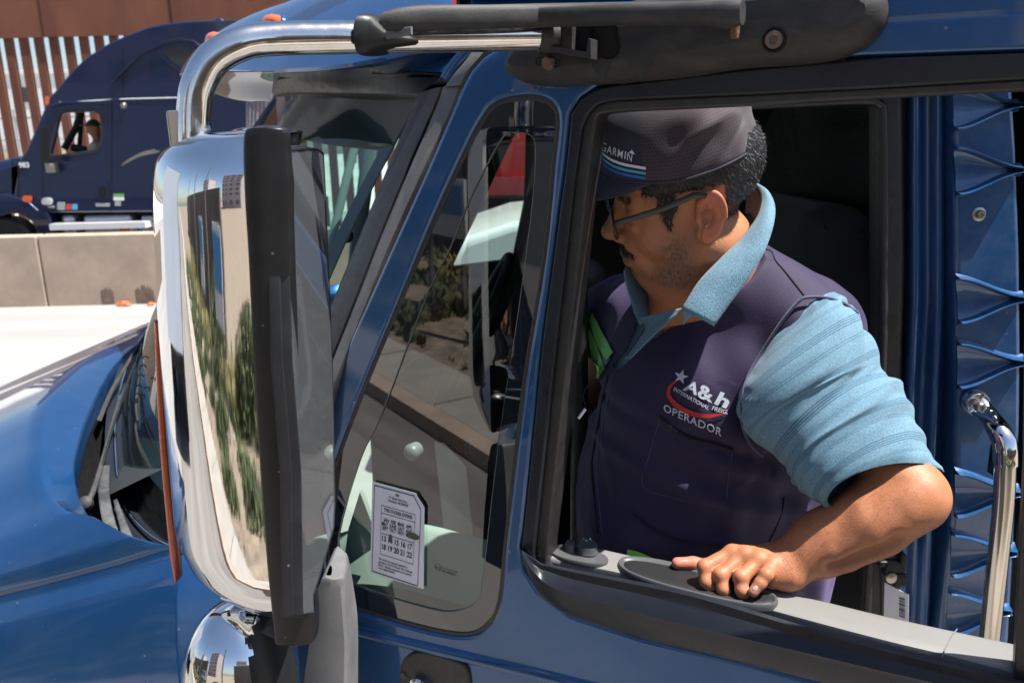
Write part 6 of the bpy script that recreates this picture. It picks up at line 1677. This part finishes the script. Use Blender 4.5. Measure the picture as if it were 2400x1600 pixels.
for i, p in enumerate(arcx):
    t = i / (len(arcx) - 1); w_ = 5.6 * math.sin(math.pi * min(1, t * .9 + .06)) ** .7; a = np.array(arcx[max(i - 1, 0)]); b = np.array(arcx[min(i + 1, len(arcx) - 1)]); d_ = (b - a) / np.linalg.norm(b - a); nn = np.array([-d_[1], d_[0]])
    rows_o.append(on(BV, *(np.array(p) + nn * w_), off=.0028)); rows_i.append(on(BV, *(np.array(p) - nn * w_), off=.0028))
grid('logo_swoosh', [rows_o, rows_i], M['print_red'], vest)
put_text(BV, [text_px('OPERADOR', (1556,962), (134,58), (2,-17), .012, 0, 1.1)], M['print_white'], vest, 'logo_lettering')

# ---- collar
def sheet_cloth(name, A, B, m, parent, bulge=.006, n=10, thick=.0014, nrm=Vector((-.2, -1, .3))):
    A = [Vector(p) for p in crom([tuple(WY(*q)) for q in A], 6)]; B = [Vector(p) for p in crom([tuple(WY(*q)) for q in B], 6)]; rows = []
    nrm = nrm.normalized()
    for j in range(n + 1):
        t = j / n; rows.append([a * (1 - t) + b * t + nrm * bulge * math.sin(math.pi * t) + nrm * .0015 * mnoise.noise(Vector((i * .25, t * 2, 0))) for i, (a, b) in enumerate(zip(A, B))])
    o = grid(name, rows, m, parent, ang=80); md = o.modifiers.new('t', 'SOLIDIFY'); md.thickness = thick; md.offset = -1
    return o
col = sheet_cloth('collar', [(1597,727,1.065),(1637,662,1.075),(1690,606,1.085),(1735,562,1.10),(1770,516,1.115),(1784,478,1.14),(1783,450,1.17),(1771,436,1.21)],
                  [(1672,764,1.045),(1716,704,1.05),(1758,648,1.055),(1792,588,1.065),(1811,532,1.085),(1815,486,1.12),(1800,450,1.165),(1774,434,1.22)], M['shirt'], shirt, .010)
col['label'] = 'turned down collar'
M['shirt_in'] = mat('collar_lining', (.09, .08, .085), .85, bump=.6, bscale=1200)
sheet_cloth('collar_stand', [(1784,478,1.142),(1783,452,1.172),(1771,437,1.212),(1752,440,1.25)], [(1768,530,1.16),(1766,515,1.185),(1760,500,1.215),(1745,500,1.25)], M['shirt_in'], shirt, .0, 6)
sheet_cloth('collar_stand', [(1600,728,1.075),(1637,664,1.085),(1690,608,1.095),(1735,564,1.11),(1770,520,1.125)], [(1600,760,1.10),(1640,720,1.105),(1690,680,1.115),(1735,640,1.13),(1775,600,1.14)], M['shirt'], shirt, .0, 5)
sheet_cloth('collar', [(1474,606,1.20),(1492,612,1.235),(1512,640,1.25),(1524,680,1.245),(1530,735,1.225)], [(1461,638,1.165),(1466,665,1.165),(1478,705,1.165),(1490,742,1.165),(1500,762,1.165)], M['shirt'], shirt, .004)
sheet_cloth('placket', [(1500,745,1.155),(1512,770,1.15),(1490,805,1.145),(1462,840,1.15)], [(1596,722,1.085),(1575,745,1.085),(1530,785,1.09),(1478,838,1.10)], M['shirt'], shirt, .004)
tube('placket_seam', [WY(1512, 768, 1.118), WY(1492, 800, 1.114), WY(1468, 835, 1.112)], .0008, M['seamdark'], shirt, 6)

# ---- cap
M['capmesh'] = mat('dark_perforated_cap_cloth', (.034, .020, .030), .8, bump=.5, bscale=900, bdist=.0006, sheen=.25, var=.1)
n = M['capmesh'].node_tree.nodes; l = M['capmesh'].node_tree.links; b = n['Principled BSDF']; src = b.inputs['Base Color'].links[0].from_socket
uvn = n.new('ShaderNodeUVMap'); mp_ = n.new('ShaderNodeMapping'); mp_.inputs['Scale'].default_value = (150, 34, 1); l.new(uvn.outputs[0], mp_.inputs[0])
sp_ = n.new('ShaderNodeSeparateXYZ'); l.new(mp_.outputs[0], sp_.inputs[0])
def mth(op, a, b_=None):
    x = n.new('ShaderNodeMath'); x.operation = op
    for i, q in enumerate((a, b_)):
        if q is None: continue
        if isinstance(q, (int, float)): x.inputs[i].default_value = q
        else: l.new(q, x.inputs[i])
    return x.outputs[0]
fl_ = mth('FLOOR', sp_.outputs[1]); hx = mth('ADD', sp_.outputs[0], mth('MULTIPLY', mth('MODULO', fl_, 2), .5))
dx = mth('SUBTRACT', mth('FRACT', hx), .5); dy = mth('SUBTRACT', mth('FRACT', sp_.outputs[1]), .5)
rr_ = mth('SQRT', mth('ADD', mth('MULTIPLY', dx, dx), mth('MULTIPLY', dy, dy))); hole_ = mth('LESS_THAN', rr_, .24)
xm = n.new('ShaderNodeMix'); xm.data_type = 'RGBA'; l.new(hole_, xm.inputs[0]); l.new(src, xm.inputs[6]); xm.inputs[7].default_value = (.006, .004, .006, 1); l.new(xm.outputs[2], b.inputs['Base Color'])
M['capfront'] = mat('navy_cap_cloth', (.012, .012, .030), .8, bump=.6, bscale=1300, bdist=.0006, sheen=.3)
def dome(th, ph):
    """th 0 = front, 90 deg = near side; ph 0 = base ring, 90 deg = crown"""
    c, s_ = math.cos(th), math.sin(th); fr_ = max(0, c)
    a0 = .012 + (.114 if c > 0 else .108) * c; l0 = .0885 * s_
    b0 = .066 + .014 * fr_ ** 2 - .004 * (1 - abs(c))
    k = math.cos(ph) ** (.62 + .1 * fr_); h = math.sin(ph) * .102
    a = .012 + (a0 - .012) * k + .010 * h * 4 * fr_ * .3; l_ = l0 * k
    return a, b0 + h, l_
rows = []; uvc = []; NPH, NTH = 44, 120; fmi = []
for j in range(NPH + 1):
    ph = (math.pi / 2) * j / NPH; row = []
    for i in range(NTH):
        th = 2 * math.pi * i / NTH; a, b_, l_ = dome(th, ph)
        w_ = max(0, -math.cos(th) * 1.0 + .75) * math.sin(ph * 2) ** .5 if 0 < j < NPH else 0
        nzv = mnoise.noise(Vector((a * 26, b_ * 30, l_ * 22))); rdg = 1 - abs(mnoise.noise(Vector((a * 14 + 3, b_ * 26 + a * 14, l_ * 8)))) * 3.2
        dsp = w_ * (.0055 * nzv + .0042 * max(-.5, rdg)); dn = math.hypot(a, l_) + 1e-6
        row.append(Vector(HL(a * (1 + dsp / max(dn, .03)), b_ + dsp * .3, l_ * (1 + dsp / max(dn, .03))))); uvc.append((i / NTH, j / NPH))
    rows.append(row)
V = [p for r in rows for p in r]; Fc = []; fmi = []
for j in range(NPH):
    for i in range(NTH):
        i2 = (i + 1) % NTH; Fc.append((j * NTH + i, j * NTH + i2, (j + 1) * NTH + i2, (j + 1) * NTH + i)); an = (i + .5) / NTH * 360; an = min(an, 360 - an); fmi.append(1 if an < 62 else 0)
cap = mesh('cap', V, Fc, None, person, mats=[M['capmesh'], M['capfront']], fm=fmi, uvs=uvc, ang=80)
cap['label'] = 'dark baseball cap with a perforated back and striped front'
md = cap.modifiers.new('t', 'SOLIDIFY'); md.thickness = .0018; md.offset = -1
# bill
rows = []
for j in range(13):
    t = j / 12; row = []
    for i in range(41):
        th = R(-66 + 132 * i / 40); a, b_, l_ = dome(th, 0); c = math.cos(th * 90 / 66)
        ext = .072 * max(0, c) ** .55 * t
        row.append(Vector(HL(a + ext, b_ - .002 - .016 * t * (.35 + .65 * t) * max(0, c) ** .5 * (1 if True else 0) - 2.2 * l_ * l_ * t * max(0, c) ** .5, l_ * (1 - .04 * t))))
    rows.append(row)
bill = grid('bill', rows, M['capfront'], cap, ang=80); md = bill.modifiers.new('t', 'SOLIDIFY'); md.thickness = .003; md.offset = 0
# band edge
tube('cap_band', [Vector(HL(*[q * k for q, k in zip(dome(R(a), 0), (1.004, 1, 1.004))])) for a in range(0, 361, 6)], .0016, M['capfront'], cap, 8)
BC = bvh_of(cap)
M['cap_white'] = mat('white_embroidery', (.62, .64, .72), .6); M['cap_teal'] = mat('teal_embroidery', (.06, .33, .50), .6); M['cap_blue'] = mat('blue_embroidery', (.02, .11, .42), .6)
lets = []
for ch, x, y, w_, h_ in [('G', 1410, 352, 11, 20), ('A', 1423, 358, 11.5, 18), ('R', 1437, 363, 8.5, 18), ('M', 1448, 367, 11.5, 18), ('I', 1464, 372, 2.5, 18), ('N', 1470, 375, 11, 18)]:
    lets.append(text_px(ch, (x, y), (w_, w_ * .36), (2.2, -h_), .004))
put_text(BC, lets, M['cap_white'], cap, 'lettering', .0012)
decal(BC, [[(1474,358),(1482,351),(1489,362)]], M['cap_white'], cap, 'emblem', .0012)
for dy_, m_ in ((0, 'cap_white'), (12, 'cap_teal'), (23, 'cap_blue')):
    up__ = [(1404,340 + dy_),(1412,354 + dy_),(1432,370 + dy_),(1460,381 + dy_),(1490,387 + dy_),(1514,391 + dy_)]
    lo__ = [(x, y + 6.5) for x, y in up__]; bandpatch(BC, up__, lo__, M[m_], cap, 'stripe', .0012, 1)

# ---- hair
M['hair'] = mat('black_hair', (.009, .008, .009), .5, spec=.4); M['hairgrey'] = mat('greying_hair', (.20, .20, .21), .5, spec=.4)
Fh_c = Vh[Fh].mean(1); qh = (Fh_c - HO) @ HB.T; Nh = np.cross(Vh[Fh[:, 1]] - Vh[Fh[:, 0]], Vh[Fh[:, 3]] - Vh[Fh[:, 0]]); Nh /= np.linalg.norm(Nh, axis=1)[:, None] + 1e-12
jn = smooth_noise(Fh_c, 420, 11); jm = smooth_noise(Fh_c, 900, 12); a_, b2_, l2_ = qh[:, 0] + .0022 * jn, qh[:, 1] + .0022 * jm + .0015 * jn, np.abs(qh[:, 2])
scalp = ((a_ < -.028) & (b2_ > -.040 + .25 * (a_ + .10)) & (b2_ < .085)) | ((a_ < .070) & (b2_ > .040) & (b2_ < .085)) | ((a_ > .028) & (a_ < .052) & (b2_ > -.012) & (b2_ <= .045) & (l2_ > .05))
scalp &= ~((a_ > -.036) & (a_ < .024) & (b2_ < .037) & (l2_ > .06)); scalp &= l2_ < .0815
idx = np.where(scalp)[0]
cap_v = Vh[Fh[idx]].copy()
def strands(idx, n_s, L0, L1, wid, dirf, greyp, name, parent, lift=.35, matl=None):
    V = []; Fc = []; fm = []
    pick = rng.choice(idx, n_s)
    for ii in pick:
        p = Vector(Fh_c[ii]) + Vector(rng.normal(size=3)) * .0007; nn = Vector(Nh[ii]); d_ = dirf(qh[ii]); d_ = (d_ - nn * d_.dot(nn)).normalized(); d_ = (d_ + Vector(rng.normal(size=3)) * .28).normalized()
        Ln = random.uniform(L0, L1); s_ = d_.cross(nn).normalized() * wid * random.uniform(.7, 1.3); a = p; m_ = p + d_ * Ln * .5 + nn * Ln * lift; e = p + d_ * Ln + nn * Ln * lift * .7
        k = len(V); V += [a - s_, a + s_, m_ + s_, m_ - s_, e]; Fc += [(k, k + 1, k + 2, k + 3), (k + 3, k + 2, k + 4)]; g = 1 if random.random() < greyp(qh[ii]) else 0; fm += [g, g]
    return mesh(name, V, Fc, None, parent, smooth=False, mats=matl or [M['hair'], M['hairgrey']], fm=fm)
# an under-layer so no skin shows between the strands
idx_all = idx; sb_ = (a_[idx] > .024) & (b2_[idx] < .034); idx = idx[~sb_]
vv = np.unique(Fh[idx]); mp2 = -np.ones(len(Vh), int); mp2[vv] = np.arange(len(vv)); 
Nv = np.zeros_like(Vh); 
for k in range(4): np.add.at(Nv, Fh[:, k], Nh)
Nv /= np.linalg.norm(Nv, axis=1)[:, None] + 1e-12
hair = np_mesh('hair', Vh[vv] + Nv[vv] * .0016, mp2[Fh[idx]], M['hair'], person)
idx_s = idx_all[sb_]; idx_s = idx_s[np.abs(a_[idx_s] - .041) < .013 * np.clip((b2_[idx_s] + .020) / .045, .15, 1) + .002 * jn[idx_s]]
hair['label'] = 'short black hair flecked with grey'
_h = Vector(hf); _u = Vector(hu)
strands(idx, 14000, .005, .009, .00022, lambda q: (_u * -1 - _h * .45), lambda q: .22 if q[0] < .0 else .07, 'hair_strands', hair, .13)
strands(idx_s, 2400, .004, .007, .00028, lambda q: (_u * -1 + _h * .15), lambda q: .0, 'sideburn', hair, .02)
stub = np.where((a_ > .070) & (np.abs(b2_ + .049 + .10 * np.maximum(l2_ - .012, 0)) < .0052) & (l2_ < .034) & (a_ > .085))[0]
ms = strands(stub, 900, .004, .007, .0003, lambda q: (_u * -1 + Vector(hl) * (1.2 if q[2] > 0 else -1.2) * .5), lambda q: .12, 'moustache', person, .3)
ms['label'] = 'thin dark moustache'
bd_ = np.where((a_ > .015) & (a_ < .085) & (b2_ < -.025) & (b2_ > -.11) & (l2_ > .02))[0]
w_b = g2d(a_[bd_], b2_[bd_], .040, -.055, .020, .034) + .6 * g2d(a_[bd_], b2_[bd_], .055, -.088, .028, .016); bd_ = bd_[rng.random(len(bd_)) < w_b]
strands(bd_, 1100, .002, .0040, .00016, lambda q: (_u * -1 + _h * .2), lambda q: 0, 'stubble', person, .12)
eb = np.where((a_ > .080) & (np.abs(b2_ - .034) < .004) & (l2_ > .012) & (l2_ < .045))[0]
strands(eb, 400, .005, .008, .0003, lambda q: Vector(hl) * (1 if q[2] > 0 else -1), lambda q: .05, 'eyebrows', person, .2)

# ---- glasses
M['frame'] = mat('matt_black_frame', (.012, .013, .013), .35, coat=.2)
gl = MB()
def hring(c, ra, rb, r, m=0):
    P = []
    for k in range(29):
        t = 2 * math.pi * k / 28; ct, s_ = math.cos(t), math.sin(t); P.append(Vector(HL(c[0] + .002 * abs(ct) ** 2 * (1 if ct * c[2] > 0 else 0), c[1] + rb * (abs(s_) ** .75) * (1 if s_ > 0 else -1), c[2] + ra * (abs(ct) ** .75) * (1 if ct > 0 else -1))))
    gl.tube(P, r, 8, m, cap=False)
hring((.112, .004, .034), .027, .019, .0021); hring((.112, .004, -.034), .027, .019, .0021)
gl.tube([Vector(HL(.112, .010, -.008)), Vector(HL(.115, .013, 0)), Vector(HL(.112, .010, .008))], .0022, 8)
glasses = gl.mesh('glasses', M['frame'], person)
glasses['label'] = 'black framed glasses'
for sd in (1, -1):
    P = [(Vector(HL(.112, .014, .061 * sd)), .0022), (Vector(HL(.098, .017, .068 * sd)), .0022), (Vector(HL(.045, .026, .079 * sd)), .0022), (Vector(HL(.006, .036, .0835 * sd)), .0020), (Vector(HL(-.012, .030, .083 * sd)), .0018)]
    ovalsweep('temple', [(p, Vector(hu) * .0042, Vector(hl) * .0020) for p, _ in P], M['frame'], glasses, 12, 3)
M['lens'] = glass('lens', (.92, .95, .95), .9)
for sd in (1, -1):
    P = []
    for k in range(24):
        t = 2 * math.pi * k / 24; ct, s_ = math.cos(t), math.sin(t); P.append(Vector(HL(.112 + .002 * abs(ct) ** 2 * (1 if ct * sd > 0 else 0), .004 + .018 * (abs(s_) ** .75) * (1 if s_ > 0 else -1), sd * .034 + .026 * (abs(ct) ** .75) * (1 if ct > 0 else -1))))
    mesh('lens', P, [tuple(range(24))], M['lens'], glasses, smooth=False)
# drawstring hanging from the vest hem
seam = crom([tuple(WY(*p)) for p in [(1412,888,1.10),(1385,895,1.12),(1367,925,1.12),(1372,950,1.11),(1366,962,1.10)]], 5)
tube('drawstring', seam, .0012, M['seamdark'], vest, 6)
tube('cord_end', [WY(1372, 958, 1.10), WY(1356, 980, 1.10)], .0022, M['paper'], vest, 8)
# ---- the far driver at the window of the navy truck
hc = A3(N.hit(219, 302, -.50))
def d2(P):
    d = sd_ell(P, hc, (.10, .08, .12)); d = smin(d, sd_ell(P, hc + [-.085, 0, -.02], (.03, .02, .03)), .03)
    d = smin(d, sd_cone(P, hc + [.02, 0, -.08], hc + [.04, .02, -.22], .055, .07), .04)
    d = smin(d, sd_cone(P, hc + [.05, -.16, -.30], hc + [.05, .22, -.30], .08, .08), .06)
    d = smin(d, sd_cone(P, hc + [.05, .03, -.32], hc + [.02, .03, -.75], .14, .17), .08)
    d = smin(d, sd_cone(P, hc + [.05, -.2, -.32], hc + [-.12, -.2, -.55], .055, .045), .03)
    return smin(d, sd_cone(P, hc + [-.12, -.2, -.55], hc + [-.38, -.1, -.42], .042, .035), .03)
V2, F2 = sdf_mesh(d2, hc - [.5, .35, .95], hc + [.3, .4, .2], .014)
p2 = np_mesh('person', V2, F2, M['skin'], None, np.tile(base, (len(V2), 1)))
tag(p2, 'driver in a cream shirt and dark cap at the wheel of the navy truck', 'person')
M['cream'] = mat('cream_shirt', (.60, .50, .34), .8)
V3, F3 = sdf_mesh(lambda P: np.maximum(d2(P) - .012, P[:, 2] - (hc[2] - .20)), hc - [.25, .35, .95], hc + [.3, .4, .2], .014)
np_mesh('shirt', V3, F3, M['cream'], p2)
V3, F3 = sdf_mesh(lambda P: np.maximum(np.minimum(sd_ell(P, hc + [.005, 0, .02], (.115, .095, .125)), sd_ell(P, hc + [-.13, 0, .055], (.09, .07, .012))), hc[2] + .04 - P[:, 2]), hc - [.3, .2, .1], hc + [.2, .2, .2], .012)
np_mesh('cap', V3, F3, M['capfront'], p2)
# fine arm hair
Fa_c = Va[Fa].mean(1); Na = np.cross(Va[Fa[:, 1]] - Va[Fa[:, 0]], Va[Fa[:, 3]] - Va[Fa[:, 0]]); Na /= np.linalg.norm(Na, axis=1)[:, None] + 1e-12
axn = (wr - elb) / np.linalg.norm(wr - elb); tt_ = (Fa_c - elb) @ axn
sel = np.where((tt_ > -.01) & (tt_ < np.linalg.norm(wr - elb) - .01))[0]
M['armhair'] = mat('fine_arm_hair', (.05, .03, .02), .5)
V = []; Fc = []
for ii in rng.choice(sel, 2600):
    p = Vector(Fa_c[ii]); nn = Vector(Na[ii]); d_ = (Vector(axn) + Vector((0, 0, -.5)) + Vector(rng.normal(size=3)) * .35); d_ = (d_ - nn * d_.dot(nn)).normalized(); L_ = random.uniform(.005, .011); s_ = d_.cross(nn) * .00009
    k = len(V); V += [p - s_, p + s_, p + d_ * L_ + nn * L_ * .25]; Fc.append((k, k + 1, k + 2))
mesh('arm_hair', V, Fc, M['armhair'], person, smooth=False)
# ------------------------------------------------------------------ put every Empty at the base of its thing
bpy.context.view_layer.update()
for o in list(scene.objects):
    if o.type == 'EMPTY' and o.parent is None:
        pts = []
        for c in o.children_recursive:
            if c.type == 'MESH': pts += [c.matrix_world @ Vector(b) for b in c.bound_box]
        if not pts: continue
        lo_ = Vector([min(p[i] for p in pts) for i in range(3)]); hi_ = Vector([max(p[i] for p in pts) for i in range(3)])
        loc = Vector(((lo_.x + hi_.x) / 2, (lo_.y + hi_.y) / 2, lo_.z)); o.location = loc
        for c in o.children: c.matrix_parent_inverse = Matrix.Translation(-loc)
bpy.context.view_layer.update()
